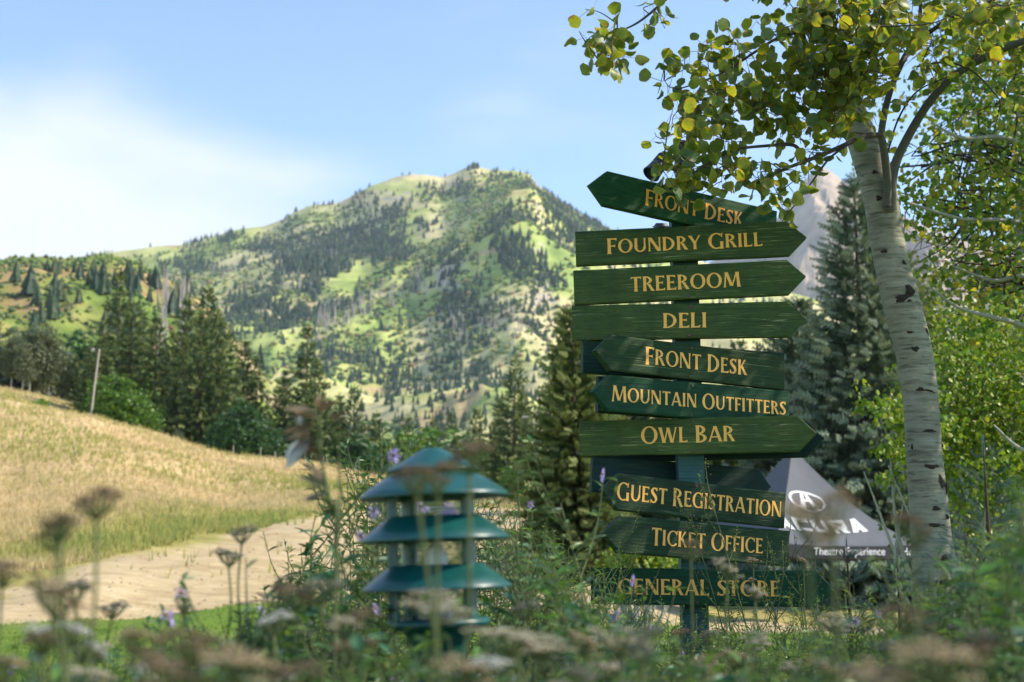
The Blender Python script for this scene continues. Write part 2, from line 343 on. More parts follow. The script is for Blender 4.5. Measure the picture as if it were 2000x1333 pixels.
def grid_mesh(mb, X, Y, Z, col):
    nx, ny = X.shape; idx = np.arange(nx * ny).reshape(nx, ny)
    q = np.stack([idx[:-1, :-1], idx[1:, :-1], idx[1:, 1:], idx[:-1, 1:]], -1).reshape(-1, 4)
    mb.add(np.stack([X, Y, Z], -1).reshape(-1, 3), q, col)
ys = np.concatenate([np.arange(-30, 10, 2.0), np.arange(10, 60, .5), np.arange(60, 155, 1.0), np.geomspace(155, 480, 40)])
sx = np.sinh(np.linspace(-1, 1, 330) * 3.2) / math.sinh(3.2) * 330
X, Y = np.meshgrid(sx, ys, indexing='ij'); Z, K1, K2, PX = gz(X, Y, True)
Z = Z + (fbm(X * .12, Y * .12, 4, 3) - .5) * np.clip((Y - 30) / 40, 0, 1) * 1.0
gb = MB()
sg = lambda v: 1 / (1 + np.exp(-v))
K1 = K1 + (fbm(X * .16 + 7, Y * .05, 3, 15) - .5) * 14 * (K1 > 0)
lw = sg((K1 - Y) / 1.4); dw = sg((K2 - Y) / 1.3)
grn = sg((K2 * 1.35 - Y) / 4) * (PX < 1150) + (PX >= 1150) * .8 + .5 * sg((Y - 118) / 3)
grid_mesh(gb, X, Y, Z, np.stack([lw * .6 + .05, dw * .6 + .05, np.clip(grn, 0, 1)], -1).reshape(-1, 3))
tagp(gb.build('ground', M['ground'], smooth=True), kind='structure')

# ------------------------------------------------------------ mountain, hill, far peak
def lst(a): a = np.array(a, float); return a[:, 0], a[:, 1]
BR = lst([(-1500, 640), (-400, 560), (0, 530), (100, 510), (180, 492), (240, 487), (300, 480), (345, 478), (400, 462), (450, 448), (505, 441), (545, 425), (560, 415), (595, 400), (620, 398), (650, 395), (690, 375), (720, 360), (760, 346), (790, 339), (830, 341), (860, 346), (880, 339), (905, 327), (925, 322), (945, 329), (985, 332), (1020, 335), (1040, 343), (1050, 362), (1075, 375), (1105, 398), (1140, 420), (1190, 443), (1230, 460), (1350, 500), (1550, 570), (1800, 640), (2400, 720), (3500, 760)])
FR = lst([(-1500, 740), (0, 660), (200, 600), (300, 566), (340, 552), (400, 533), (455, 523), (500, 508), (560, 499), (640, 505), (700, 518), (750, 508), (800, 497), (850, 468), (900, 433), (960, 394), (1000, 370), (1040, 366), (1075, 410), (1140, 465), (1230, 520), (1550, 640), (3500, 800)])
YB, YF = 2750., 2050.
def mz(px, Yd):
    px = np.asarray(px, float); Yd = np.asarray(Yd, float)
    pb = np.interp(px, *BR); pf = np.interp(px, *FR); tz = lambda py, Y_: 1 + Y_ * np.tan(PITCH + np.arctan((666.5 - py) / F))
    zb = tz(pb, YB); zf = tz(pf, YF); k = np.clip((px - 900) / 140, 0, 1)
    z0 = tz(np.full_like(px, 875.), 1000.); z1 = tz(np.interp(px, [0, 400, 700, 1200, 2000], [800, 760, 770, 765, 800]), np.full_like(px, 1350.))
    zs = (zf + (zb - zf) * .12 - 25) * (1 - k) + (zf * .70 + zb * .30) * k
    Ys = [430., 700., 1000., 1350., YF, YF + 260, YB, YB + 500, YB + 1800]
    Zs = [np.full_like(px, 8.), np.full_like(px, 26.), z0, z1, zf, zs, zb, zb * .72, zb * .3]
    z = np.zeros_like(px); z[:] = Zs[0]
    for i in range(len(Ys) - 1):
        t_ = np.clip((Yd - Ys[i]) / (Ys[i + 1] - Ys[i]), 0, 1); z = np.where(Yd >= Ys[i], Zs[i] * (1 - t_) + Zs[i + 1] * t_, z)
    x = (px - 1000) / F * Yd
    env = np.clip((Yd - 700) / 400, 0, 1) * np.minimum(np.clip(abs(Yd - YF) / 220, .12, 1), np.clip(abs(Yd - YB) / 260, .09, 1))
    env = env * np.where((Yd > YF), .30, 1.0)
    z = z + (fbm(x / 330 + 5, Yd / 520, 6, 11, True) - .70) * 120 * env + (fbm(x / 60, Yd / 60, 4, 21) - .5) * 12 * np.clip(env + .1, 0, 1)
    return z
pxs = np.linspace(-1500, 3500, 620); Yv = np.concatenate([np.linspace(430, 950, 30), np.linspace(960, 3250, 260), np.linspace(3300, 4500, 20)])
P_, Y_ = np.meshgrid(pxs, Yv, indexing='ij'); mb = MB()
grid_mesh(mb, (P_ - 1000) / F * Y_, Y_, mz(P_, Y_), (1, 1, 1)); tagp(mb.build('mountain', M['mountain'], smooth=True), kind='structure')
LR = lst([(-1500, 570), (-400, 535), (0, 508), (60, 503), (100, 508), (160, 503), (200, 501), (235, 507), (260, 516), (300, 540), (350, 562), (400, 600), (450, 650), (500, 715), (560, 800), (620, 880), (700, 960)])
def hz(px, Yd):
    px = np.asarray(px, float); Yd = np.asarray(Yd, float); zc = 1 + 640 * np.tan(PITCH + np.arctan((666.5 - np.interp(px, *LR)) / F))
    z = np.interp(Yd, [250, 300, 640, 700, 1000], [0, .06, 1, .97, .1]) * zc; x = (px - 1000) / F * Yd
    return z + (fbm(x / 110, Yd / 150, 5, 41, True) - .6) * 34 * np.clip((Yd - 260) / 120, 0, 1) * np.clip(abs(Yd - 640) / 90, .1, 1)
P_, Y_ = np.meshgrid(np.linspace(-1500, 700, 260), np.linspace(250, 1000, 130), indexing='ij'); mb = MB()
grid_mesh(mb, (P_ - 1000) / F * Y_, Y_, hz(P_, Y_), (1, 1, 1)); tagp(mb.build('brushy_hill', M['hill'], smooth=True), kind='structure')
RR = lst([(1000, 700), (1300, 560), (1430, 500), (1520, 440), (1560, 395), (1585, 362), (1605, 338), (1625, 330), (1645, 338), (1670, 362), (1700, 372), (1760, 420), (1900, 470), (2200, 500), (2800, 560), (3500, 640)])
def pz(px, Yd):
    zc = 1 + 5200 * np.tan(PITCH + np.arctan((666.5 - np.interp(px, *RR)) / F)); x = (px - 1000) / F * Yd
    z = np.interp(Yd, [3200, 3600, 5200, 6200], [0, .15, 1, .4]) * zc
    return z + (fbm(x / 420, Yd / 800, 6, 51, True) - .6) * 620 * np.clip(abs(Yd - 5200) / 600, .10, 1) * np.clip((Yd - 3200) / 600, 0, 1)
P_, Y_ = np.meshgrid(np.linspace(1000, 3500, 420), np.linspace(3200, 6200, 150), indexing='ij'); mb = MB()
grid_mesh(mb, (P_ - 1000) / F * Y_, Y_, pz(P_, Y_), (1, 1, 1)); tagp(mb.build('rocky_peak', M['peak'], smooth=False), kind='structure')

# ------------------------------------------------------------ conifers
def conifer(seed, H, whorls, per, brushes, bl, bw, rad, droop=.35, cols=((.035, .06, .025), (.06, .085, .035)), tip=(.09, .11, .05), shape=1.0, bare=0.02, jag=.25):
    r = np.random.default_rng(seed); pos = []; dirs = []; ln = []; cc = []; tk = MB(); lean = r.normal(0, .01, 2)
    tk.add(*tube([(0, 0, -1.0), (lean[0] * H * .5, lean[1] * H * .5, H * .5), (lean[0] * H, lean[1] * H, H)], [H * .018, H * .011, H * .001], 6), (.5, .5, .5))
    for wi in range(whorls):
        f = bare + (1 - bare) * (wi + r.uniform(-.3, .3)) / whorls; f = min(max(f, .0), .985)
        Rr = rad * (1 - f) ** shape * (1 + r.normal(0, jag * .5)) + .012 * H * (1 - f) + .006 * H
        nb = max(3, int(per * (1 - f * .55))); a0 = r.uniform(0, 6.28)
        for k in range(nb):
            a = a0 + k * 6.283 / nb + r.normal(0, .2); Lb = Rr * r.uniform(1 - jag, 1 + jag * .6); up = .55 * f - droop * (1 - f)
            nbr = max(2, int(brushes * (Lb / rad) ** .8 + 1)); s_ = (np.arange(nbr) + r.uniform(.2, .9, nbr)) / nbr; s_ = np.clip(.12 + .88 * s_, 0, 1)
            px_ = Lb * s_; zz = f * H + px_ * up + Lb * .35 * s_ ** 2 * droop * 1.2 - 0
            sideamp = .34 * Lb * (1 - s_ * .75); side = r.uniform(-1, 1, nbr) * sideamp
            ca, sa = math.cos(a), math.sin(a)
            p = np.stack([lean[0] * f * H + px_ * ca - side * sa, lean[1] * f * H + px_ * sa + side * ca, zz - abs(side) * .15 + r.normal(0, .012 * H / 6, nbr)], 1)
            d = np.stack([ca - np.sign(side) * sa * .8, sa + np.sign(side) * ca * .8, np.full(nbr, up * .7 - .1 + .5 * f)], 1) + r.normal(0, .22, (nbr, 3))
            pos.append(p); dirs.append(d); ln.append(bl * (.7 + .6 * r.random(nbr)) * (.55 + .45 * (1 - f))); g = r.random((nbr, 1)); cl = np.array(cols[0]) * (1 - g) + np.array(cols[1]) * g
            cc.append(np.where(s_[:, None] > .8, cl * .45 + np.array(tip) * .55, cl))
    # leader
    pos.append(np.array([[lean[0] * H, lean[1] * H, H * .97]])); dirs.append(np.array([[0, 0, 1.]])); ln.append(np.array([H * .05])); cc.append(np.array([tip]))
    pos = np.concatenate(pos); dirs = np.concatenate(dirs); ln = np.concatenate(ln); cc = np.concatenate(cc)
    Mx = frames(dirs, r.uniform(0, 6.28, len(dirs))) * ln[:, None, None]; return tk, pos, Mx, cc, bw
# a needled spray: crossed, jagged blades
def spray(kind):
    V = []; Fc = []
    def blade(ax, segs, w0):
        for i in range(segs):
            y0 = i / segs
            for sgn in (-1, 1):
                n = len(V); b0 = np.array([0, y0, 0.]); tipx = sgn * w0 * (1 - .55 * y0); tp = ax * tipx + np.array([0, y0 + .75 / segs + .1, 0])
                V.extend([b0, b0 + [0, 1.0 / segs, 0], tp]); Fc.append((n, n + 1, n + 2))
    xs = np.array([1., 0, 0]); zs = np.array([0., 0, 1])
    if kind == 'far': blade(xs, 2, .38); blade(zs, 2, .34)
    elif kind == 'mid': blade(xs, 4, .30); blade(zs, 4, .26)
    else:
        for a in np.arange(3) * math.pi / 3:
            ax = np.array([math.cos(a), 0, math.sin(a)])
            for i in range(12):
                for sgn in (-1, 1):
                    n = len(V); b0 = np.array([0, i / 12, 0.]); V.extend([b0, b0 + [0, .028, 0], ax * sgn * .17 * (1 - .4 * i / 12) + b0 + [0, .13, 0]]); Fc.append((n, n + 1, n + 2))
        n = len(V); V.extend([np.array([-.012, 0, 0]), np.array([.012, 0, 0]), np.array([0, 1.0, 0])]); Fc.append((n, n + 1, n + 2))
    return np.array(V), np.array(Fc)
SPR = {k: spray(k) for k in ('far', 'mid', 'near')}
def conifer_mesh(name, kind, **kw):
    tk, pos, Mx, cc, bw = conifer(**kw); c = MB(); c.add_many(SPR[kind][0], SPR[kind][1], Mx, pos, cc)
    me = c.mesh(name); me.materials.append(M['needle']); mt = tk.mesh('trunk', True); mt.materials.append(M['bark_dark']); return me, mt
def make_conifer(me, loc, rz, sc, label, cat='tree', group=None, name='spruce_tree'):
    root = empty(name, loc, label, cat, group); root.rotation_euler[2] = rz; root.scale = sc
    for nm, m_ in (('crown', me[0]), ('trunk', me[1])):
        o = bpy.data.objects.new(nm, m_); C.objects.link(o); o.parent = root
        if nm == 'crown': o['kind'] = 'stuff'
    return root
FARG = dict(cols=((.045, .090, .034), (.105, .145, .05)), tip=(.28, .31, .10))
far_con = [conifer_mesh('crown', 'far', seed=s_, H=10, whorls=34, per=11, brushes=7, bl=.55, bw=1, rad=rd, droop=dr, shape=shp, jag=jg, **FARG)
           for s_, rd, dr, shp, jg in ((1, 1.75, .35, .75, .3), (2, 2.0, .42, .85, .35), (3, 1.45, .3, .7, .3), (4, 1.9, .5, .95, .45), (5, 2.3, .35, .8, .35))]
# conifers and leafy trees at the far edge of the field: px, top py, Y, template, widening, label
tr = [(190, 625, 142, 3, 1.0), (222, 518, 172, 3, .85), (246, 580, 150, 0, .95), (268, 600, 160, 4, .8), (165, 660, 140, 4, .9), (300, 612, 155, 2, .95), (330, 640, 150, 0, .9),
      (362, 575, 140, 2, .85), (398, 553, 146, 1, 1.0), (412, 600, 138, 4, .9), (384, 600, 134, 1, .85), (440, 640, 142, 0, .85), (465, 655, 150, 2, .9), (350, 655, 136, 4, .8), (425, 680, 134, 1, .95),
      (497, 690, 150, 3, .8), (545, 740, 140, 4, .9), (560, 715, 150, 2, .8), (595, 628, 146, 3, .9), (622, 700, 140, 4, .8), (605, 735, 132, 1, .9), (655, 765, 150, 2, .9), (690, 748, 150, 4, .85), (640, 790, 160, 0, .8), (730, 800, 170, 2, .9),
      (520, 770, 136, 3, .8), (1003, 692, 120, 4, 1.0), (1020, 760, 128, 0, .9), (980, 770, 135, 2, .9), (850, 815, 190, 2, .9), (880, 800, 200, 3, .9), (790, 808, 190, 2, .9), (930, 790, 210, 0, .9),
      (-40, 560, 170, 1, .9), (-90, 600, 160, 3, 1), (140, 690, 160, 4, .9), (1120, 720, 85, 4, .8), (1240, 700, 80, 1, .9), (1330, 690, 90, 2, .9), (1450, 650, 95, 0, .9), (1580, 640, 80, 1, .9)]
far_things = []
for i, (px, pt, Yd, k, wd) in enumerate(tr):
    x = (px - 1000) / F * Yd; zb = gz1(x, Yd) - .3; h = ZU(pt, Yd) - zb; s_ = h / 10.3
    o = make_conifer(far_con[k], (x, Yd, zb), rng.uniform(0, 6.28), (s_ * wd, s_ * wd, s_), None, group='dark conifers beyond the field')
    far_things.append((o, px))
def rank_label(items, fmt, key=lambda p: p[1]):
    W = ['leftmost', 'second', 'third', 'fourth', 'fifth', 'sixth', 'seventh', 'eighth', 'ninth', 'tenth', 'eleventh', 'twelfth', 'thirteenth', 'fourteenth', 'fifteenth', 'sixteenth', 'seventeenth', 'eighteenth', 'nineteenth', 'twentieth', 'twenty-first', 'twenty-second', 'twenty-third', 'twenty-fourth', 'twenty-fifth', 'twenty-sixth', 'twenty-seventh', 'twenty-eighth', 'twenty-ninth', 'thirtieth']
    items = sorted(items, key=key)
    for i, it in enumerate(items):
        w_ = W[i] if i < len(W) else str(i + 1) + 'th'
        if i == 0 and len(items) == 1: w_ = ''
        elif i > 0: w_ += ' from the left'
        it[0]['label'] = fmt.format(w_).strip()
rank_label([t for t in far_things if t[1] < 480], '{} of the dark spruces crowding the top edge of the dry field')
rank_label([t for t in far_things if 480 <= t[1] < 760], '{} of the spruces past the fence stakes behind the brown seed stalk')
rank_label([t for t in far_things if 760 <= t[1] < 1060], '{} of the spruces behind the pagoda lamp, below the mountain')
rank_label([t for t in far_things if t[1] >= 1060], '{} of the shaded spruces half hidden behind the sign boards')

# leafy crowns
LQ = (np.array([(-.5, 0, 0), (0, -.55, .08), (.5, 0, 0), (0, .6, .08)]), np.array([(0, 1, 2), (0, 2, 3)]))
def crown_points(r, n, lobes, clump=.35):
    out = []; w_ = np.array([l[3] * l[4] * l[5] for l in lobes]); w_ = w_ / w_.sum(); nc = max(8, n // 14)
    ks = r.choice(len(lobes), nc, p=w_); L_ = np.array(lobes)[ks]
    u = r.normal(0, 1, (nc, 3)); u /= np.linalg.norm(u, axis=1)[:, None]; rr = r.random(nc)[:, None] ** .45
    cen = L_[:, :3] + u * rr * L_[:, 3:6]; ci = r.integers(0, nc, n); sc = clump * L_[ci, 3:6].mean(1)
    return cen[ci] + r.normal(0, .45, (n, 3)) * sc[:, None]
def leafy(name, seed, n, lobes, size, cols, clump=.35, mname='herb'):
    r = np.random.default_rng(seed); P = crown_points(r, n, lobes, clump); P = P[P[:, 2] > .02]; n = len(P)
    d = r.normal(0, 1, (n, 3)); Mx = frames(d, r.uniform(0, 6.28, n)) * (size * r.uniform(.6, 1.3, n))[:, None, None]
    g = r.random((n, 1)); c = np.array(cols[0]) * (1 - g) + np.array(cols[1]) * g
    mb = MB(); mb.add_many(LQ[0], LQ[1], Mx, P, c); me = mb.mesh(name); me.materials.append(M[mname]); return me
def limbs(seed, H, n, rad, r0, matn, sides=6):
    r = np.random.default_rng(seed); mb = MB(); mb.add(*tube(smooth_path([(0, 0, -.3), (r.normal(0, .02 * H), 0, H * .35), (r.normal(0, .04 * H), r.normal(0, .04 * H), H * .95)], 5), np.linspace(r0, r0 * .15, 11), sides))
    for i in range(n):
        f = r.uniform(.2, .85); a = r.uniform(0, 6.28); l = rad * (1.1 - f * .6)
        p0 = np.array([0, 0, f * H]); p1 = p0 + np.array([math.cos(a) * l * .5, math.sin(a) * l * .5, l * .35]); p2 = p0 + np.array([math.cos(a) * l, math.sin(a) * l, l * r.uniform(.3, .9)])
        mb.add(*tube(smooth_path([p0, p1, p2], 3), np.linspace(r0 * .45, r0 * .06, 7), 5))
    me = mb.mesh('trunk', True); me.materials.append(M[matn]); return me
def leaf_tree(crown, trunk, loc, rz, sc, label, cat='tree', group=None, name='leafy_tree'):
    root = empty(name, loc, label, cat, group); root.rotation_euler[2] = rz; root.scale = sc
    o = bpy.data.objects.new('crown', crown); C.objects.link(o); o.parent = root; o['kind'] = 'stuff'
    o = bpy.data.objects.new('trunk', trunk); C.objects.link(o); o.parent = root
    return root
G1 = ((.05, .13, .02), (.13, .22, .03)); G2 = ((.03, .08, .03), (.06, .13, .04)); G3 = ((.08, .11, .06), (.14, .17, .09))
bush = [leafy('crown', 60 + i, 5200, [(0, 0, 3.2, 2.6, 2.6, 2.8), (-1.6, .3, 2.2, 1.8, 2, 1.9), (1.7, -.2, 2.4, 1.7, 2, 1.9), (.4, 0, 5.2, 1.3, 1.3, 1.6)], .30, c_, .30) for i, c_ in enumerate((G1, G2, G3))]
btr = limbs(70, 6, 9, 2.2, .14, 'bark_dark')
aspen_far = leafy('crown', 80, 3600, [(0, 0, 6.5, 1.8, 1.8, 2.6), (.5, 0, 4.6, 1.7, 1.5, 1.6), (-.7, 0, 8.3, 1.2, 1.2, 1.6)], .28, ((.10, .13, .07), (.19, .22, .12)), .33); atr = limbs(81, 9, 8, 1.6, .12, 'pale_twig')
for (px, pt, Yd, k, wd, lab) in [(222, 722, 124, 0, 1.1, 'bright green leafy bush below the spruces beside the leaning pole'), (195, 770, 122, 0, .8, 'low green bush at the foot of the leaning light pole'), (275, 770, 126, 0, .9, 'green leafy bush right of the tallest bright bush'),
        (478, 782, 126, 1, 1.15, 'dull green rounded tree at the field edge below the spruces'), (430, 815, 124, 1, .8, 'dull green low bush left of the rounded tree'), (515, 840, 128, 1, .7, 'small shaded bush by the fence stakes'),
        (345, 835, 122, 2, .7, 'low shrub tucked under the big double spruce'), (45, 640, 168, 2, 1.3, 'grey green tree at left above the second slope'), (130, 660, 175, 1, 1.2, 'shaded tree between the aspens and the light pole'),
        (780, 838, 150, 0, 1.5, 'light green leafy tree just above the pagoda lamp cap'), (705, 850, 140, 1, 1.2, 'bush behind the lilac flowers left of the lamp'), (850, 822, 170, 0, 1.6, 'green tree straight above the lamp cap'), (900, 842, 150, 2, 1.4, 'pale green bush right above the dried flower head'),
        (945, 850, 140, 0, 1.2, 'bright bush left of the lone spruce'), (1040, 880, 95, 0, 1.1, 'vivid green bush beside the wooden pole'), (1010, 900, 100, 0, 1.1, 'green bush under the lone dark spruce'), (640, 850, 140, 1, 1.1, 'shaded bush behind the brown seed stalk'), (1075, 940, 70, 0, .8, 'green bush at the bend of the gravel track'),
        (600, 855, 136, 1, 1.1, 'dark bush behind the white fence stakes'), (560, 840, 134, 1, 1.2, 'dark bush at the right end of the spruces'), (1300, 960, 80, 1, 1.4, 'dark bush hidden behind the lower sign boards'), (1210, 1020, 40, 0, .8, 'sunlit green bush left of the TICKET OFFICE board'), (1450, 980, 80, 1, 1.4, 'dark bush behind the tent')]:
    x = (px - 1000) / F * Yd; zb = gz1(x, Yd) - .2; h = max(ZU(pt, Yd) - zb, 1.0); s_ = h / 7.0
    leaf_tree(bush[k], btr, (x, Yd, zb), rng.uniform(0, 6.28), (s_ * wd * 1.1, s_ * wd * 1.1, s_), lab, 'bush' if h < 5 else 'tree', 'leafy bushes and trees beyond the field')
asp = []
for (px, pt, Yd) in [(52, 632, 156), (88, 640, 158), (15, 650, 154), (36, 668, 153), (-30, 640, 155), (118, 690, 160), (70, 660, 162)]:
    x = (px - 1000) / F * Yd; zb = gz1(x, Yd) - .2; h = ZU(pt, Yd) - zb; s_ = h / 10
    asp.append((leaf_tree(aspen_far, atr, (x, Yd, zb), rng.uniform(0, 6.28), (s_, s_, s_), None, 'tree', 'pale aspens above the second slope', 'aspen_tree'), px))
rank_label(asp, '{} of the pale aspens at the left edge above the slope')
# shrubs and fence stakes in the field
sh = leafy('foliage', 90, 900, [(0, 0, .45, .5, .5, .45)], .1, ((.08, .2, .01), (.16, .30, .02)), .3)
for (px, py, Yd, s_, lab) in [(72, 803, 116.5, 1.15, 'small bright green shrub on the brow of the dry field'), (136, 806, 119, .8, 'smaller green shrub just right of the bright one')]:
    x = (px - 1000) / F * Yd; o = bpy.data.objects.new('shrub', sh); C.objects.link(o); o.location = (x, Yd, gz1(x, Yd) - .1); o.scale = (s_ * 1.15, s_ * 1.15, s_); tagp(o, lab, 'shrub', None, None)
stk = []
for i, (px, py, ln, tilt) in enumerate([(508, 886, 1.0, .05), (537, 890, .8, 0), (561, 895, 1.1, .32), (595, 897, 1.0, .1), (630, 903, .9, .05), (690, 905, 1.3, .36), (455, 876, .9, .02), (640, 900, .8, -.1)]):
    Yd = 118; x = (px - 1000) / F * Yd; z = gz1(x, Yd); mb = MB(); mb.add(*tube([(0, 0, -.3), (ln * math.sin(tilt) * .5, 0, ln * .5), (ln * math.sin(tilt), 0, ln * math.cos(tilt))], .045, 5))
    o = mb.build('fence_stake', M['pale_twig'], loc=(x, Yd, z)); tagp(o, 'x', 'stake', 'thin pale stakes along the field edge'); stk.append((o, px))
rank_label(stk, '{} of the thin pale stakes along the field edge')
# poles
def pole(px, ptop, Yd, dx, r0, name, label, lamp):
    x = (px - 1000) / F * Yd; z = gz1(x, Yd); h = ZU(ptop, Yd) - z; root = empty(name, (x, Yd, z), label, 'pole')
    mb = MB(); mb.add(*tube([(0, 0, -.5), (dx * .5, 0, h * .5), (dx, 0, h)], [r0, r0 * .9, r0 * .75], 8)); mb.build('shaft', M['post_wood'], root, True)
    if lamp:
        mb = MB(); mb.add(*tube([(dx, 0, h - .1), (dx - .25, 0, h + .05), (dx - .55, 0, h)], .05, 6)); mb.build('arm', M['black_metal'], root)
        mb = MB(); mb.add(*tube([(dx - .45, 0, h + .05), (dx - .55, 0, h - .05), (dx - .62, 0, h - .2)], [.08, .16, .14], 8)); mb.build('lamp_head', M['pale_twig'], root)
    else:
        mb = MB(); mb.add(*tube([(dx - .9, 0, h - .4), (dx + .9, 0, h - .4)], .07, 5)); mb.build('crossarm', M['post_wood'], root)
pole(172, 682, 121, .55, .095, 'light_pole', 'leaning grey pole with a small lamp at left below the spruces', True)
pole(1047, 803, 92, .0, .14, 'utility_pole', 'pale wooden pole behind the bush left of the sign', False)

# conifers on the hill and the mountain
def low_tree(seed, layers=3, sides=6, rad=.17):
    r = np.random.default_rng(seed); V = []; Fc = []
    for l in range(layers):
        f = l / layers; n0 = len(V); zb = .04 + f * .85; zt = min(1., zb + .62 * (1 - f) + .12); rr = rad * (1 - f * .85)
        V.append((r.normal(0, .006), r.normal(0, .006), zt if l == layers - 1 else zt))
        for k in range(sides * 2):
            a = k * math.pi / sides + r.normal(0, .12); q = rr * (r.uniform(.85, 1.2) if k % 2 == 0 else r.uniform(.45, .62)); V.append((q * math.cos(a), q * math.sin(a), zb + (0 if k % 2 == 0 else .05) + r.normal(0, .01)))
        for k in range(sides * 2): Fc.append((n0, n0 + 1 + k, n0 + 1 + (k + 1) % (sides * 2)))
    return np.array(V), np.array(Fc)
lows = [low_tree(1, 4, 5, .19), low_tree(2, 5, 5, .15), low_tree(3, 4, 5, .23)]
lome = []
for i, (v, f_) in enumerate(lows):
    for cl in ((.035, .065, .035), (.055, .085, .04), (.08, .10, .045)):
        mb = MB(); mb.add(v, f_, cl); me = mb.mesh('conifer'); me.materials.append(M['needle']); lome.append(me)
hl = []
hb = [(120, 555, 26, 55, 1.0), (160, 590, 45, 60, 1.1), (95, 600, 20, 50, .8), (270, 545, 60, 30, .9), (330, 590, 60, 40, 1.0), (60, 620, 60, 40, .7), (230, 620, 60, 50, .8), (20, 560, 20, 25, .4), (420, 680, 60, 40, .9), (200, 530, 40, 20, .5), (-100, 600, 90, 60, .8), (-250, 580, 80, 60, .8)]
tries = 0
while len(hl) < 130 and tries < 20000:
    tries += 1; px = rng.uniform(-320, 560); Yd = rng.uniform(330, 650); z = float(hz(np.array([px]), np.array([Yd]))[0]); x = (px - 1000) / F * Yd; a, b_ = proj(x, Yd, z)
    dns = .05 + max(w_ * math.exp(-((a - cx) / rx) ** 2 - ((b_ - cy) / ry) ** 2) for cx, cy, rx, ry, w_ in hb)
    if rng.random() > dns or b_ < 528: continue
    h = min(rng.uniform(7, 14), max(3.5, (b_ - 500) / 2778 * Yd)); o = bpy.data.objects.new('conifer', lome[rng.integers(0, len(lome))]); C.objects.link(o); o.location = (x, Yd, z - .5); o.scale = (h * 1.4, h * 1.4, h); o.rotation_euler[2] = rng.uniform(0, 6.28)
    hl.append(o); side = 'left' if px < 110 else ('middle' if px < 260 else 'right')
    tagp(o, 'small dark conifer on the %s part of the brushy hillside behind the spruces' % side, 'tree', 'conifers on the brushy hill, %s part' % side)
def ordw(n):
    T_ = ['', '', 'twenty', 'thirty', 'forty', 'fifty', 'sixty', 'seventy']; O_ = ['', 'first', 'second', 'third', 'fourth', 'fifth', 'sixth', 'seventh', 'eighth', 'ninth', 'tenth', 'eleventh', 'twelfth', 'thirteenth', 'fourteenth', 'fifteenth', 'sixteenth', 'seventeenth', 'eighteenth', 'nineteenth']
    if n < 20: return O_[n]
    return T_[n // 10] + '-' + O_[n % 10] if n % 10 else T_[n // 10][:-1] + 'ieth'
for side in ('left', 'middle', 'right'):
    it = sorted([o for o in hl if (side + ' part') in o['group']], key=lambda o: o.location.x / o.location.y)
    for i, o in enumerate(it): o['label'] = 'dark conifer on the %s of the brushy hill, %s from the left there' % (side, ordw(i + 1))
# mountain
mbz = [(690, 480, 90, 45, 1.3), (600, 540, 60, 45, .8), (480, 480, 90, 14, 1.2), (830, 375, 55, 22, .6), (740, 420, 80, 40, .7), (1000, 470, 32, 50, 1.4), (1040, 560, 45, 60, .9), (790, 620, 50, 45, 1.3), (880, 600, 70, 60, .8), (940, 610, 70, 50, 1.1), (1010, 640, 50, 70, 1.0), (530, 610, 70, 35, 1.2), (700, 600, 60, 60, .7), (760, 720, 80, 50, .7), (900, 730, 90, 60, .7), (1000, 720, 60, 50, .8), (640, 680, 50, 50, .7), (820, 780, 80, 30, .6), (1110, 400, 50, 22, .8), (925, 325, 16, 7, 1.6), (780, 345, 60, 10, .9), (900, 370, 30, 16, .8), (420, 470, 60, 20, 1.0), (660, 400, 50, 20, .5), (560, 430, 30, 15, .5), (880, 520, 30, 30, .6), (1150, 450, 60, 40, .7), (700, 850, 130, 40, 1.0), (880, 840, 140, 40, 1.1), (1010, 800, 70, 50, 1.0), (800, 800, 90, 30, .8), (350, 520, 60, 14, .8), (980, 345, 30, 8, .5)]
NT = 85000; px = rng.uniform(60, 1560, NT); Yd = np.sqrt(rng.uniform(1000. ** 2, 2760. ** 2, NT)); z = mz(px, Yd); x = (px - 1000) / F * Yd; a, b_ = proj(x, Yd, z)
dn = .015 + .42 * np.clip(fbm(x / 90, z / 60, 3, 77) - .52, 0, 1) * 2.0
for cx, cy, rx, ry, w_ in mbz: dn = np.maximum(dn, w_ * (1.05 if cy < 590 else .72) * np.exp(-((a - cx) / rx) ** 2 - ((b_ - cy) / ry) ** 2))
bare = np.exp(-(((a - 870) * .75 + (b_ - 470) * 1.0) / 26) ** 2) * (a > 740) * (a < 1010) * (b_ < 560); dn = dn * (1 - .9 * bare) * np.where(Yd > 2600, .45, 1) * np.clip((fbm(x / 70, z / 55 + 9, 4, 99) - .40) * 7, np.where(Yd < 1450, .45, .06), 1.2)
keep = rng.random(NT) < dn * .8; px, Yd, z, x = px[keep], Yd[keep], z[keep], x[keep]; order = np.argsort(Yd); px, Yd, z, x = px[order], Yd[order], z[order], x[order]
hh = rng.uniform(6, 12.5, len(x)) * np.interp(Yd, [1000, 2050, 2700], [.8, 1.5, 1.15])
ni = 150
for i in range(ni):
    o = bpy.data.objects.new('conifer', lome[rng.integers(0, len(lome))]); C.objects.link(o); o.location = (x[i], Yd[i], z[i] - .6); o.scale = (hh[i],) * 3; o.rotation_euler[2] = rng.uniform(0, 6.28)
    tagp(o, 'tiny conifer at the foot of the big mountain slope', 'tree', 'conifers at the foot of the mountain')
wd = MB(); K = len(x) - ni
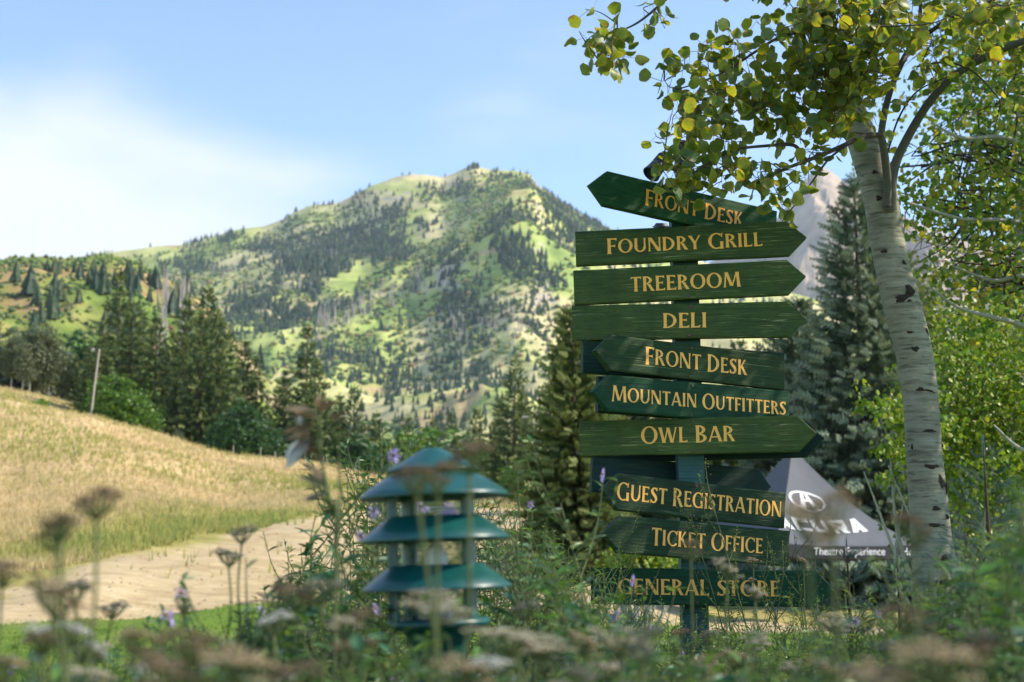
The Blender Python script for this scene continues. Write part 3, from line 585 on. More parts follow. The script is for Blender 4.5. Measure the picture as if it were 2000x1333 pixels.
for j, (v, f_) in enumerate(lows):
    s_ = slice(ni + j, None, 3); n_ = len(x[s_]); an = rng.uniform(0, 6.28, n_); ca, sa = np.cos(an), np.sin(an); h_ = hh[s_]; wx = h_ * rng.uniform(.9, 1.5, n_)
    Mx = np.zeros((n_, 3, 3)); Mx[:, 0, 0] = ca * wx; Mx[:, 0, 1] = -sa * wx; Mx[:, 1, 0] = sa * wx; Mx[:, 1, 1] = ca * wx; Mx[:, 2, 2] = h_
    g = rng.random((n_, 1)); wd.add_many(v, f_, Mx, np.stack([x[s_], Yd[s_], z[s_] - .6], 1), np.array([.026, .058, .040]) * (1 - g) + np.array([.07, .11, .05]) * g)
tagp(wd.build('conifer_forest', M['needle']), 'forest of small conifers spread over the slopes of the mountain', 'forest', None, 'stuff')
# shrub cover and dead snags on the slopes
NS = 18000; px = rng.uniform(60, 1300, NS); Yd = np.sqrt(rng.uniform(1000. ** 2, 2700. ** 2, NS)); z = mz(px, Yd); x = (px - 1000) / F * Yd
k = fbm(x / 120 + 3, z / 80, 4, 123); keep = k > .47; x, Yd, z = x[keep], Yd[keep], z[keep]; n_ = len(x)
ov = np.array([(0, 0, 1), (1, 0, .35), (.31, .95, .35), (-.81, .59, .35), (-.81, -.59, .35), (.31, -.95, .35), (0, 0, -.3)]); of = np.array([(0, 1, 2), (0, 2, 3), (0, 3, 4), (0, 4, 5), (0, 5, 1), (6, 2, 1), (6, 3, 2), (6, 4, 3), (6, 5, 4), (6, 1, 5)])
sz = rng.uniform(1.5, 4.5, n_); Mx = np.zeros((n_, 3, 3)); Mx[:, 0, 0] = sz * rng.uniform(.7, 1.2, n_); Mx[:, 1, 1] = sz; Mx[:, 2, 2] = sz * 1.3
pal = np.array([(.13, .21, .05), (.22, .30, .07), (.33, .34, .10), (.38, .27, .14), (.08, .14, .045)]); sbm = MB(); sbm.add_many(ov, of, Mx, np.stack([x, Yd, z], 1), pal[rng.choice(5, n_, p=[.3, .3, .2, .07, .13])])
tagp(sbm.build('mountain_scrub', M['herb']), 'low green and yellow scrub covering the mountain slopes', 'scrub', None, 'stuff')
NS = 3800; px = rng.uniform(-300, 560, NS); Yd = rng.uniform(290, 655, NS); z = hz(px, Yd); x = (px - 1000) / F * Yd; k = fbm(x / 40 + 3, z / 30, 4, 321); keep = k > .46; x, Yd, z = x[keep], Yd[keep], z[keep]; n_ = len(x)
sz = rng.uniform(.5, 1.5, n_); Mx = np.zeros((n_, 3, 3)); Mx[:, 0, 0] = sz * rng.uniform(.7, 1.2, n_); Mx[:, 1, 1] = sz; Mx[:, 2, 2] = sz * 1.5
pal2 = np.array([(.09, .17, .045), (.16, .24, .06), (.26, .28, .09), (.34, .13, .07), (.07, .12, .045)]); sbm = MB(); sbm.add_many(ov, of, Mx, np.stack([x, Yd, z], 1), np.where(((fbm(x / 55 + 9, z / 45, 3, 808) > .57) & (rng.random(n_) < .7) & (px[keep] < 330))[:, None], pal2[3] * rng.uniform(.7, 1.3, (n_, 1)), pal2[rng.choice([0, 1, 2, 4], n_, p=[.32, .32, .2, .16])]))
tagp(sbm.build('hillside_scrub', M['herb']), 'green and rust red scrub covering the nearer hillside', 'scrub', None, 'stuff')
snag = MB()
for (cx, cy, rx, ry, n_) in [(620, 630, 14, 16, 26), (660, 625, 16, 18, 26), (700, 610, 14, 16, 22), (805, 560, 12, 14, 18), (640, 500, 18, 14, 22), (890, 650, 12, 16, 18), (990, 640, 20, 20, 20), (755, 590, 10, 14, 12), (570, 560, 20, 14, 18), (440, 520, 20, 14, 16)]:
    for i in range(n_):
        px = rng.normal(cx, rx); t_ = cy + rng.normal(0, ry); lo, hi = 1000., YF
        for _ in range(22):
            mid = (lo + hi) / 2; zz = float(mz(np.array([px]), np.array([mid]))[0]); lo, hi = (mid, hi) if proj((px - 1000) / F * mid, mid, zz)[1] > t_ else (lo, mid)
        zz = float(mz(np.array([px]), np.array([lo]))[0]); h = rng.uniform(10, 19); x0 = (px - 1000) / F * lo
        snag.add(*tube([(x0, lo, zz - 1), (x0 + rng.normal(0, .4), lo, zz + h)], [.9, .25], 4)); 
for (cx, cy, n_) in [(310, 590, 22), (350, 600, 18)]:
    for i in range(n_):
        px = rng.normal(cx, 10); Yd = rng.uniform(480, 600); x0 = (px - 1000) / F * Yd; zz = float(hz(np.array([px]), np.array([Yd]))[0]); h = rng.uniform(9, 16)
        snag.add(*tube([(x0, Yd, zz - 1), (x0 + rng.normal(0, .5), Yd, zz + h)], [.45, .1], 4))
tagp(snag.build('dead_snags', M['deadwood']), 'grey dead tree trunks standing in patches on the slopes', 'dead trees', None, 'stuff')

# ------------------------------------------------------------ grass
def blades(n, xs, ys, h, wdt, cols, seed):
    r = np.random.default_rng(seed); K = len(xs) * n; x = np.repeat(xs, n) + r.normal(0, .05, K) * np.repeat(np.clip(h, .1, 1), n); y = np.repeat(ys, n) + r.normal(0, .05, K)
    z = gz(x, y) + (fbm(x * .12, y * .12, 4, 3) - .5) * np.clip((y - 30) / 40, 0, 1) * 1.0; hh = np.repeat(h, n) * r.uniform(.5, 1.2, K); a = r.uniform(0, 6.28, K); ww = np.repeat(wdt, n)
    b0 = np.stack([x - np.cos(a) * ww, y - np.sin(a) * ww, z - .02], 1); b1 = np.stack([x + np.cos(a) * ww, y + np.sin(a) * ww, z - .02], 1); tp = np.stack([x + r.normal(0, .25, K) * hh, y + r.normal(0, .25, K) * hh, z + hh], 1)
    v = np.stack([b0, b1, tp], 1).reshape(-1, 3); f_ = np.arange(K * 3).reshape(-1, 3); c = np.repeat(np.asarray(cols), n, 0); c = np.clip(c * r.uniform(.7, 1.3, (K, 1)), 0, 1); return v, f_, np.repeat(c, 3, 0)
NF = 46000; ys_ = np.exp(rng.uniform(math.log(40), math.log(152), NF)); pxx = rng.uniform(-150, 1180, NF); xs_ = (pxx - 1000) / F * ys_; _, k1, k2, _ = gz(xs_, ys_, True); ed = (fbm(xs_ * .3, ys_ * .3, 3, 5) - .5) * 5; kp = (ys_ > k2 + ed - .5) | ((rng.random(NF) < .02) & (fbm(xs_ * .4, ys_ * .4, 3, 51) > .52)); xs_, ys_, k2 = xs_[kp], ys_[kp], k2[kp]
nn = fbm(xs_ * .08, ys_ * .08, 4, 8) + rng.normal(0, .06, len(xs_)) - .05 + .12 * (1 / (1 + np.exp(-(k2 * 1.35 - ys_) / 5))) - .02
c = np.where(nn[:, None] < .50, (.58, .46, .26), np.where(nn[:, None] < .58, (.52, .43, .22), np.where(nn[:, None] < .72, (.40, .38, .13), (.27, .32, .10)))); hgt = rng.uniform(.16, .42, len(xs_)) * np.where(nn > .6, 1.1, .9)
mb = MB(); mb.add(*blades(4, xs_, ys_, hgt, .012 + ys_ * .0002, c, 5)); tagp(mb.build('dry_grass', M['grass']), 'dry golden grass with green patches covering the sloping field', 'grass', None, 'stuff')
NL = 24000; ys_ = np.exp(rng.uniform(math.log(5), math.log(38), NL)); pxx = rng.uniform(-200, 2200, NL); xs_ = (pxx - 1000) / F * ys_; _, k1, k2, _ = gz(xs_, ys_, True); kp = ys_ < k1 + (fbm(xs_ * .16 + 7, ys_ * .05, 3, 15) - .5) * 14 + rng.normal(0, .8, len(xs_)); xs_, ys_ = xs_[kp], ys_[kp]
g = rng.random((len(xs_), 1)); c = np.array((.06, .15, .02)) * (1 - g) + np.array((.22, .32, .04)) * g; mb = MB(); mb.add(*blades(4, xs_, ys_, rng.uniform(.03, .08, len(xs_)), .006 + 0 * xs_, c, 6)); tagp(mb.build('lawn_grass', M['grass']), 'short bright green lawn grass below the dirt track', 'grass', None, 'stuff')
# stones on the track
st = MB(); NSn = 2600; ys_ = np.exp(rng.uniform(math.log(24), math.log(88), NSn)); pxx = rng.uniform(0, 1350, NSn); xs_ = (pxx - 1000) / F * ys_; _, k1, k2, _ = gz(xs_, ys_, True); kp = (ys_ > k1) & (ys_ < k2); xs_, ys_ = xs_[kp], ys_[kp]; n_ = len(xs_); s_ = rng.uniform(.012, .045, n_); Mx = np.zeros((n_, 3, 3)); Mx[:, 0, 0] = s_ * 1.3; Mx[:, 1, 1] = s_; Mx[:, 2, 2] = s_ * .6
g = rng.random((n_, 1)); st.add_many(ov, of, Mx, np.stack([xs_, ys_, gz(xs_, ys_) + (fbm(xs_ * .12, ys_ * .12, 4, 3) - .5) * np.clip((ys_ - 30) / 40, 0, 1)], 1), np.array((.35, .25, .18)) * (1 - g) + np.array((.6, .5, .4)) * g); tagp(st.build('gravel', M['grass']), 'loose stones lying on the bare dirt track', 'gravel', None, 'stuff')
# ------------------------------------------------------------ signpost
def lathe(prof, n=32, axis=None, origin=(0, 0, 0)):
    V = []; K = len(prof)
    for z_, r_ in prof:
        th = np.arange(n) * 2 * math.pi / n; V.append(np.stack([r_ * np.cos(th), r_ * np.sin(th), np.full(n, z_)], 1))
    V = np.concatenate(V); q = [(i * n + j, i * n + (j + 1) % n, (i + 1) * n + (j + 1) % n, (i + 1) * n + j) for i in range(K - 1) for j in range(n)]
    if axis is not None:
        a = Vector(axis).normalized(); Mq = np.array(a.to_track_quat('Z', 'Y').to_matrix()); V = V @ Mq.T
    return V + np.array(origin), np.array(q)
def prism(mb, poly, y0, y1, ch=.002, col=(1, 1, 1)):
    P = np.array(poly, float); n = len(P); c = P.mean(0); inn = c + (P - c) * (1 - ch * 2 / np.abs(P - c).max(0).clip(.02)); 
    rings = [np.stack([inn[:, 0], np.full(n, y0), inn[:, 1]], 1), np.stack([P[:, 0], np.full(n, y0 + ch), P[:, 1]], 1), np.stack([P[:, 0], np.full(n, y1 - ch), P[:, 1]], 1), np.stack([inn[:, 0], np.full(n, y1), inn[:, 1]], 1)]
    F_ = [tuple(range(n)), tuple(range(4 * n - 1, 3 * n - 1, -1))]
    for k in range(3):
        for j in range(n): F_.append((k * n + j, (k + 1) * n + j, (k + 1) * n + (j + 1) % n, k * n + (j + 1) % n))
    mb.addpoly(np.concatenate(rings), F_, col)
def strip(L_, R_): return [(L_[i], L_[i + 1], R_[i + 1], R_[i]) for i in range(len(L_) - 1)]
def stroke(p0, p1, wmid=.085, wend=.115):
    p0 = np.array(p0, float); p1 = np.array(p1, float); d = (p1 - p0) / np.linalg.norm(p1 - p0); nrm = np.array([-d[1], d[0]]); Lq = []; Rq = []
    for t_, ww in ((0, wend), (.07, wmid * 1.08), (.2, wmid), (.5, wmid * .94), (.8, wmid), (.93, wmid * 1.08), (1, wend)):
        c = p0 + (p1 - p0) * t_
        if abs(d[1]) > .3 and abs(d[0]) > .05: off = np.array([ww / abs(d[1]), 0]) * (1 if nrm[0] > 0 else -1)
        else: off = nrm * ww
        Lq.append(tuple(c + off)); Rq.append(tuple(c - off))
    return strip(Lq, Rq)
def arm(x0, x1, y, w0=.042, w1=.085):
    s_ = 1 if y < .3 else (-1 if y > .7 else 0)
    return strip([(x0, y + w0), (x0 + (x1 - x0) * .7, y + w0), (x1 + .02, y + w0 + (w1 if s_ >= 0 else 0))], [(x0, y - w0), (x0 + (x1 - x0) * .7, y - w0), (x1 - .0, y - w0 - (w1 if s_ <= 0 else 0))])
def arc(cx, cy, rx, ry, a0, a1, tx=.17, ty=.075, n=14):
    a = np.radians(np.linspace(a0, a1, n)); o = [(cx + rx * math.cos(t_), cy + ry * math.sin(t_)) for t_ in a]; i_ = [(cx + (rx - tx) * math.cos(t_), cy + (ry - ty) * math.sin(t_)) for t_ in a]; return strip(o, i_)
def curve(pts, ws):
    P = smooth_path([(x_, y_, 0) for x_, y_ in pts], 4)[:, :2]; W_ = np.interp(np.linspace(0, 1, len(P)), np.linspace(0, 1, len(ws)), ws); T = np.gradient(P, axis=0); T /= np.linalg.norm(T, axis=1)[:, None]; nn_ = np.stack([-T[:, 1], T[:, 0]], 1)
    return strip([tuple(p) for p in P + nn_ * W_[:, None]], [tuple(p) for p in P - nn_ * W_[:, None]])
st_ = lambda x: stroke((x, 0), (x, 1))
GL = {
 'A': (.78, [stroke((.06, 0), (.37, 1), .045, .07), stroke((.39, 1), (.70, 0), .085, .11), arm(.18, .58, .30, .04, 0)]),
 'B': (.60, [st_(.12), arc(.16, .745, .36, .255, -90, 90), arc(.16, .265, .42, .265, -90, 90)]),
 'C': (.74, [arc(.44, .5, .43, .51, 48, 318), stroke((.70, .74), (.72, .99), .03, .05)]),
 'D': (.76, [st_(.12), arc(.16, .5, .56, .5, -90, 90, .17, .08, 18)]),
 'E': (.56, [st_(.12), arm(.15, .50, .95), arm(.15, .42, .52, .04, .05), arm(.15, .54, .05)]),
 'F': (.52, [st_(.12), arm(.15, .50, .95), arm(.15, .42, .50, .04, .05)]),
 'G': (.82, [arc(.44, .5, .43, .51, 48, 300), stroke((.70, .74), (.72, .99), .03, .05), stroke((.70, .0), (.70, .46), .08, .10)]),
 'H': (.78, [st_(.12), st_(.66), arm(.15, .6, .5, .04, 0)]),
 'I': (.26, [st_(.13)]),
 'K': (.68, [st_(.12), stroke((.20, .44), (.52, 1), .045, .08), stroke((.28, .56), (.60, 0), .08, .11)]),
 'L': (.52, [st_(.12), arm(.15, .49, .05)]),
 'M': (.98, [stroke((.08, 0), (.17, 1), .045, .08), stroke((.19, 1), (.48, .08), .085, .09), stroke((.50, .08), (.78, 1), .04, .05), stroke((.81, 1), (.88, 0), .085, .12)]),
 'N': (.80, [stroke((.10, 0), (.10, 1), .045, .08), stroke((.13, 1), (.67, 0), .09, .09), stroke((.70, 0), (.70, 1), .045, .08)]),
 'O': (.86, [arc(.43, .5, .43, .52, 0, 360, .17, .075, 26)]),
 'P': (.58, [st_(.12), arc(.16, .72, .40, .28, -90, 90)]),
 'R': (.66, [st_(.12), arc(.16, .735, .38, .265, -90, 90), stroke((.34, .47), (.58, 0), .08, .10)]),
 'S': (.52, [curve([(.46, .80), (.36, .93), (.20, .92), (.11, .78), (.17, .62), (.34, .45), (.42, .28), (.36, .10), (.20, .05), (.05, .17)], [.045, .045, .06, .09, .10, .10, .09, .06, .045, .045]), stroke((.44, .78), (.47, .99), .03, .045), stroke((.04, .02), (.06, .24), .03, .045)]),
 'T': (.64, [arm(.32, .62, .95), arm(.32, .02, .95), stroke((.32, 0), (.32, .93), .085, .115)]),
 'U': (.76, [stroke((.13, .35), (.13, 1), .085, .115), stroke((.65, .35), (.65, 1), .05, .085), arc(.38, .36, .335, .38, 180, 360, .155, .10, 14)]),
 'W': (1.08, [stroke((.08, 1), (.30, 0), .085, .11), stroke((.32, 0), (.53, .98), .04, .05), stroke((.53, .98), (.76, 0), .085, .09), stroke((.79, 0), (1.0, 1), .04, .07)]),
 'Y': (.68, [stroke((.06, 1), (.35, .45), .085, .11), stroke((.36, .45), (.63, 1), .045, .07), stroke((.35, 0), (.35, .5), .085, .11)]),
 ' ': (.30, [])}
def lettering(text, x0, x1, cap, z0, big=1.15, gap=.07):
    xs_ = 0; items = []
    wi = True
    for ch in text:
        s_ = big if wi else 1.0; wd_, st2 = GL[ch]; items.append((xs_, s_, st2)); xs_ += (wd_ * s_ + gap); wi = ch == ' '
    tot = xs_ - gap; sx_ = (x1 - x0) / tot; mbs = [MB()]; lay = 0
    for xo, s_, sts in items:
        if not sts: mbs.append(MB())
        mb = mbs[-1]
        for st2 in sts:
            lay += 1; yy = -.0006 - (lay % 4) * .00025
            for quad in st2:
                v = [(x0 + (xo + p[0] * s_) * sx_, yy, z0 + p[1] * cap * s_ - (s_ - 1) * cap * .35) for p in quad]; mb.add(v, [(0, 1, 2, 3)])
    return mbs
PX, PY = .735, 5.76
post_root = empty('signpost', (PX, PY, 0), 'tall blue green wooden signpost stacked with dark green arrow boards in gold capitals', 'signpost')
pp = prism; pmb = MB()
# square post, a little out of plumb
def box(mb, x0, x1, y0, y1, z0, z1, sh=(0, 0), col=(1, 1, 1)):
    v = [(x0, y0, z0), (x1, y0, z0), (x1, y1, z0), (x0, y1, z0), (x0 + sh[0], y0, z1), (x1 + sh[0], y0, z1), (x1 + sh[0], y1, z1), (x0 + sh[0], y1, z1)]
    mb.add(v, [(0, 1, 5, 4), (1, 2, 6, 5), (2, 3, 7, 6), (3, 0, 4, 7), (4, 5, 6, 7), (3, 2, 1, 0)], col)
box(pmb, -.052, .052, -.05, .05, -.3, 2.50, (-.026, 0)); pmb.build('post', M['post'], post_root)
def board(kind, fit, right, mkey, text=None, fr=None, cap=.4, rear=False, gold='gold', big=1.15, lab=None, tip=.072, squaretip=False):
    X_, Z_, yaw, roll, l1, l2, H = fit; k = 1.0
    if rear: k = 5.822 / 5.65
    X_, Z_, l1, l2, H, Yb = X_ * k, 1 + (Z_ - 1) * k, l1 * k, l2 * k, H * k, 5.65 * k
    u = Vector((math.cos(yaw) * math.cos(roll), math.sin(yaw) * math.cos(roll), math.sin(roll))); w_ = Vector((-math.cos(yaw) * math.sin(roll), -math.sin(yaw) * math.sin(roll), math.cos(roll))); b_ = w_.cross(u)
    m_ = Matrix((u, b_, w_)).transposed().to_4x4(); m_.translation = Vector((X_ - PX, Yb - PY, Z_))
    h = H / 2; poly = [(-l1, -h), (l2, -h), (l2 + tip, 0), (l2, h), (-l1, h)] if right else [(-l1, -h), (l2, -h), (l2, h), (-l1, h), (-l1 - tip, 0)]
    if squaretip: poly = [(-l1, -h), (l2, -h), (l2, h), (-l1, h)]
    # boards are not machine straight: subdivide the long edges a little
    pl = []
    for i in range(len(poly)):
        a_, c_ = np.array(poly[i]), np.array(poly[(i + 1) % len(poly)]); n_ = 7 if abs(a_[0] - c_[0]) > .3 else 1
        for j in range(n_): pt = a_ + (c_ - a_) * j / n_; pl.append(tuple(pt + (rng.normal(0, .0004, 2) if j else 0)))
    mb = MB(); prism(mb, pl, 0, .034, .0025); o = mb.build('board', M[mkey], post_root); o.matrix_local = m_
    if lab: o['label'] = lab
    if text:
        xa, xb = -l1 + (l1 + l2) * fr[0], -l1 + (l1 + l2) * fr[1]
        [w__.build('lettering', M[gold], o) for w__ in lettering(text, xa, xb, H * cap, -H * fr[2], big)]
        for sx_, sz_ in ((.0, -.42), (.005, .40)):
            sb = MB(); v, q = lathe([(0, .006), (.0022, .0055), (.003, .0001)], 8, (0, -1, 0), (sx_ - .0, 0, sz_ * H)); sb.add(v, q); sb.build('screw', M['screw'], o)
    return o
FIT = dict(foundry=[.711, 2.3065, -.1341, .0196, .4543, .4072, .1424], treeroom=[.7125, 2.1456, -.1268, .0247, .4641, .3981, .1422], deli=[.7141, 1.9859, -.1266, -.0039, .4739, .3943, .1428],
 owl=[.7187, 1.5202, -.1658, .0097, .4535, .4128, .143], general=[.7246, .9268, -.0325, -.0143, .4154, .4648, .1418], front1=[.7094, 2.4604, .4143, -.1023, .3666, .4414, .1425], front2=[.7158, 1.8185, .4729, -.0333, .3693, .4718, .142],
 mountain=[.7173, 1.6643, .4437, -.0227, .3758, .4772, .143], guest=[.7213, 1.2656, .3595, -.0825, .3319, .4136, .1432], ticket=[.7228, 1.1072, .4155, -.0652, .3359, .4408, .1433],
 r1=[.7158, 1.8138, .2618, -.0344, .4515, .4112, .1418], r2=[.7174, 1.6585, .3531, -.0318, .4051, .4465, .1421], r3=[.719, 1.4952, -.2662, .0078, .4161, .442, .1431], r4=[.7205, 1.3411, .248, -.0546, .4212, .2726, .1409])
board('f', FIT['front1'], False, 'board_green', 'FRONT DESK', (.22, .795, .22), .42, gold='amber', lab='topmost arrow board reading FRONT DESK in bright amber, pointing left and tilted')
board('f', FIT['foundry'], True, 'board_olive', 'FOUNDRY GRILL', (.150, .880, .19), .40, lab='arrow board reading FOUNDRY GRILL, pointing right')
board('f', FIT['treeroom'], True, 'board_olive', 'TREEROOM', (.268, .782, .21), .43, big=1.0, lab='arrow board reading TREEROOM, pointing right')
board('f', FIT['deli'], True, 'board_olive', 'DELI', (.425, .627, .20), .43, big=1.0, lab='arrow board reading DELI, pointing right')
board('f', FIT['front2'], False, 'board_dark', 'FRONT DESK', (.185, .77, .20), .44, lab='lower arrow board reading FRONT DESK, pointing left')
board('f', FIT['mountain'], False, 'board_green', 'MOUNTAIN OUTFITTERS', (.012, .978, .20), .38, lab='arrow board reading MOUNTAIN OUTFITTERS, pointing left')
board('f', FIT['owl'], True, 'board_olive', 'OWL BAR', (.287, .715, .17), .43, big=1.12, lab='arrow board reading OWL BAR, pointing right')
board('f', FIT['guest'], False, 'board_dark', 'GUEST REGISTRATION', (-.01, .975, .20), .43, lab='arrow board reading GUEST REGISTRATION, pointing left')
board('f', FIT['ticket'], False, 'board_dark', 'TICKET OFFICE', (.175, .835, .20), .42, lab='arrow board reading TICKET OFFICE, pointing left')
board('f', FIT['general'], True, 'board_green', 'GENERAL STORE', (.120, .840, .22), .43, big=1.0, lab='lowest arrow board reading GENERAL STORE, pointing right')
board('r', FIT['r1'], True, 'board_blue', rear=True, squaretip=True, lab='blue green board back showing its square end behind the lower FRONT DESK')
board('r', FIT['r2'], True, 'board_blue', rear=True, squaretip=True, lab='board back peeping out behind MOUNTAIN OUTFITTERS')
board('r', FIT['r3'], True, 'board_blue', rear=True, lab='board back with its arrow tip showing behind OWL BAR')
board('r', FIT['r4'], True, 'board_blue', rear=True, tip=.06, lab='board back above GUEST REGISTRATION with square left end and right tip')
# floodlights on top
def flood(c, d, r0=.034, ln=.11, lab=None):
    pr = [(0, .001), (0, r0 * .6), (.012, r0 * .85)]
    for k in range(5): pr += [(.014 + k * .009, r0 * 1.02), (.019 + k * .009, r0 * 1.02), (.0195 + k * .009, r0 * .84), (.0225 + k * .009, r0 * .84)]
    pr += [(.062, r0), (ln - .02, r0 * 1.1), (ln, r0 * 1.22), (ln + .002, r0 * 1.1), (ln - .015, r0 * .95), (ln - .02, .001)]
    mb = MB(); mb.add(*lathe(pr, 20, d, tuple(np.array(c) - np.array([PX, PY, 0])))); o = mb.build('floodlight', M['black_metal'], post_root, False); o['label'] = lab
pt = lambda px, py, Y: U(px, py, Y)
flood(pt(1331, 278, 5.79), (.02, -.2, -1), .033, .12, 'upright ribbed black floodlight on the very top of the post')
flood(pt(1301, 306, 5.74), (-.55, -.35, -.72), .032, .12, 'black floodlight tilted down to the left')
flood(pt(1291, 436, 5.95), (0, .25, -1), .036, .12, 'round black floodlight behind the top of FOUNDRY GRILL')
mb = MB(); o_ = np.array([PX, PY, 0])
mb.add(*tube([pt(1340, 432, 5.76) - o_, pt(1340, 372, 5.76) - o_], .032, 12)); mb.add(*tube([pt(1342, 376, 5.76) - o_, pt(1338, 330, 5.77) - o_, pt(1331, 318, 5.78) - o_], .013, 8)); mb.add(*tube([pt(1339, 345, 5.77) - o_, pt(1315, 330, 5.76) - o_, pt(1300, 318, 5.75) - o_], .010, 8))
mb.add(*tube([pt(1341, 385, 5.74) - o_, pt(1343, 352, 5.72) - o_], [.030, .036], 12)); mb.add(*tube([pt(1318, 447, 5.8) - o_, pt(1295, 449, 5.93) - o_], .010, 8)); mb.build('lamp_bracket', M['black_metal'], post_root)

# ------------------------------------------------------------ pagoda lamp
LX, LY = -.088, 2.4
lamp = empty('pagoda_lamp', (LX, LY, 0), 'teal tiered pagoda garden lamp with clear glass core standing among the meadow flowers', 'garden lamp'); lamp.rotation_euler = (0, R(-2.2), 0)
ko = .045
def ring(name, prof, m_='teal', sm=True, n=48):
    mb = MB(); mb.add(*lathe(prof, n)); return mb.build(name, M[m_], lamp, sm)
ring('cap', [(1.201, .0005), (1.201, .014), (1.1985, .018), (1.168, .074), (1.166, .077), (1.1635, .0785), (1.162, .076), (1.163, .072), (1.160, .066), (1.158, .070), (1.146, .092), (1.130, .116), (1.122, .1255), (1.1185, .1262), (1.117, .1245), (1.119, .120), (1.130, .098), (1.140, .076), (1.143, .05), (1.143, .001)])
for z_ in (1.047, .967): ring('shade', [(z_ + .038, .074), (z_ + .040, .078), (z_ + .036, .083), (z_ + .020, .104), (z_ + .004, .1245), (z_, .1255), (z_ - .0015, .1235), (z_ + .001, .120), (z_ + .017, .098), (z_ + .030, .078), (z_ + .036, .072), (z_ + .038, .074)])
ring('base_plate', [(.917, .001), (.918, .085), (.914, .0885), (.909, .0885), (.905, .082), (.896, .055), (.86, .045), (.84, .043), (.838, .001)])
ring('column', [(-.2, .04), (.838, .04)])
for a in (200, 318, 40, 122):
    mb = MB(); x_, y_ = .074 * math.cos(R(a)), .074 * math.sin(R(a)); mb.add(*tube([(x_, y_, .91), (x_, y_, 1.145)], .0098, 10)); mb.build('strut', M['teal'], lamp, True)
ring('glass', [(.918, .057), (1.03, .057), (1.142, .057)], 'glass')
mb = MB(); mb.add(*lathe([(.918, .001), (.919, .024), (.95, .024), (.952, .012), (.975, .012), (.99, .018), (1.02, .02), (1.04, .010), (1.045, .001)], 16)); mb.build('bulb', simple('frosted_bulb', (.75, .74, .70), .35), lamp, True)

# ------------------------------------------------------------ tent
TX, TY = float(U(1548, 900, 33)[0]), 33.0; tz0 = gz1(TX, TY); ZE = ZU(1064, 32.0); ZA = ZU(886, 33.0); HD = 3.0
tent = empty('canopy_tent', (TX, TY, 0), 'grey peaked canopy tent with white oval emblem and white capitals behind the sign boards', 'tent'); tent.rotation_euler[2] = 0
ang = [R(a) for a in (-20, -110, 160, 70)]  # corners: right, near, left, far
CR = [np.array([HD * math.cos(a), HD * math.sin(a)]) for a in ang]
def tsurf(i, s_, v):      # face i between corner i and i+1; s across 0..1, v down from apex 0..1; concave sweep
    e = CR[i] * (1 - s_) + CR[(i + 1) % 4] * s_; rr = .055 + .945 * v; prof = (1 - v) ** 1.55; sag = -.10 * math.sin(math.pi * v) * math.sin(math.pi * s_) - .05 * math.sin(math.pi * s_) * v
    return np.array([e[0] * rr, e[1] * rr, ZE + (ZA - ZE) * prof * .98 + sag + (.0)])
cm = MB()
for i in range(4):
    n1_, n2_ = 16, 22; V = [tsurf(i, a / n1_, b_ / n2_) for a in range(n1_ + 1) for b_ in range(n2_ + 1)]; cm.add(V, [(a * (n2_ + 1) + b_, (a + 1) * (n2_ + 1) + b_, (a + 1) * (n2_ + 1) + b_ + 1, a * (n2_ + 1) + b_ + 1) for a in range(n1_) for b_ in range(n2_)])
cm.add(*lathe([(ZA - .02, .17), (ZA + .03, .12), (ZA + .06, .001)], 12)); cm.build('canopy', M['tent'], tent, True)
vm_ = MB()
for i in range(4):
    a_, c_ = CR[i], CR[(i + 1) % 4]; K = 16; V = []
    for k in range(K + 1):
        p = a_ + (c_ - a_) * k / K; sg_ = -.05 * math.sin(math.pi * k / K); V += [(p[0], p[1], ZE + sg_ - .004), (p[0] * 1.004, p[1] * 1.004, ZE + sg_ - .27)]
    vm_.add(V, [(2 * k, 2 * k + 1, 2 * k + 3, 2 * k + 2) for k in range(K)])
vm_.build('valance', M['valance'], tent)
fr_ = MB()
for i in range(4): fr_.add(*tube([(*CR[i] * .985, ZE - .3), (*CR[(i + 1) % 4] * .985, ZE - .3)], .025, 6))
fr_.build('roof_frame', M['black_metal'], tent)
for c_ in CR:
    mb = MB(); mb.add(*tube([(*c_ * .98, tz0 - .1), (*c_ * .98, ZE)], .03, 6)); mb.build('leg', M['black_metal'], tent)
# print on the face between near corner (1) and right corner (0): u to the right
def fpt(u, v, lift=.012):
    s_ = 1 - u; p = tsurf(0, s_, v); e = tsurf(0, min(s_ + .01, 1), v) - p; g = tsurf(0, s_, min(v + .01, 1.01)) - p; n_ = np.cross(e, g); n_ /= np.linalg.norm(n_); 
    if n_[1] > 0: n_ = -n_
    return p + n_ * lift
def fprint(name, quads, sub=3, lift=.012):
    mb = MB()
    for li, qd in enumerate(quads):
        qd = np.array(qd, float); V = []
        for a in range(sub + 1):
            for b_ in range(sub + 1):
                s_, t_ = a / sub, b_ / sub; p = (qd[0] * (1 - s_) + qd[1] * s_) * (1 - t_) + (qd[3] * (1 - s_) + qd[2] * s_) * t_; V.append(fpt(p[0], p[1], lift + (li % 3) * .0015))
        mb.add(V, [(a * (sub + 1) + b_, (a + 1) * (sub + 1) + b_, (a + 1) * (sub + 1) + b_ + 1, a * (sub + 1) + b_ + 1) for a in range(sub) for b_ in range(sub)])
    return mb.build(name, M['white_print'], tent)
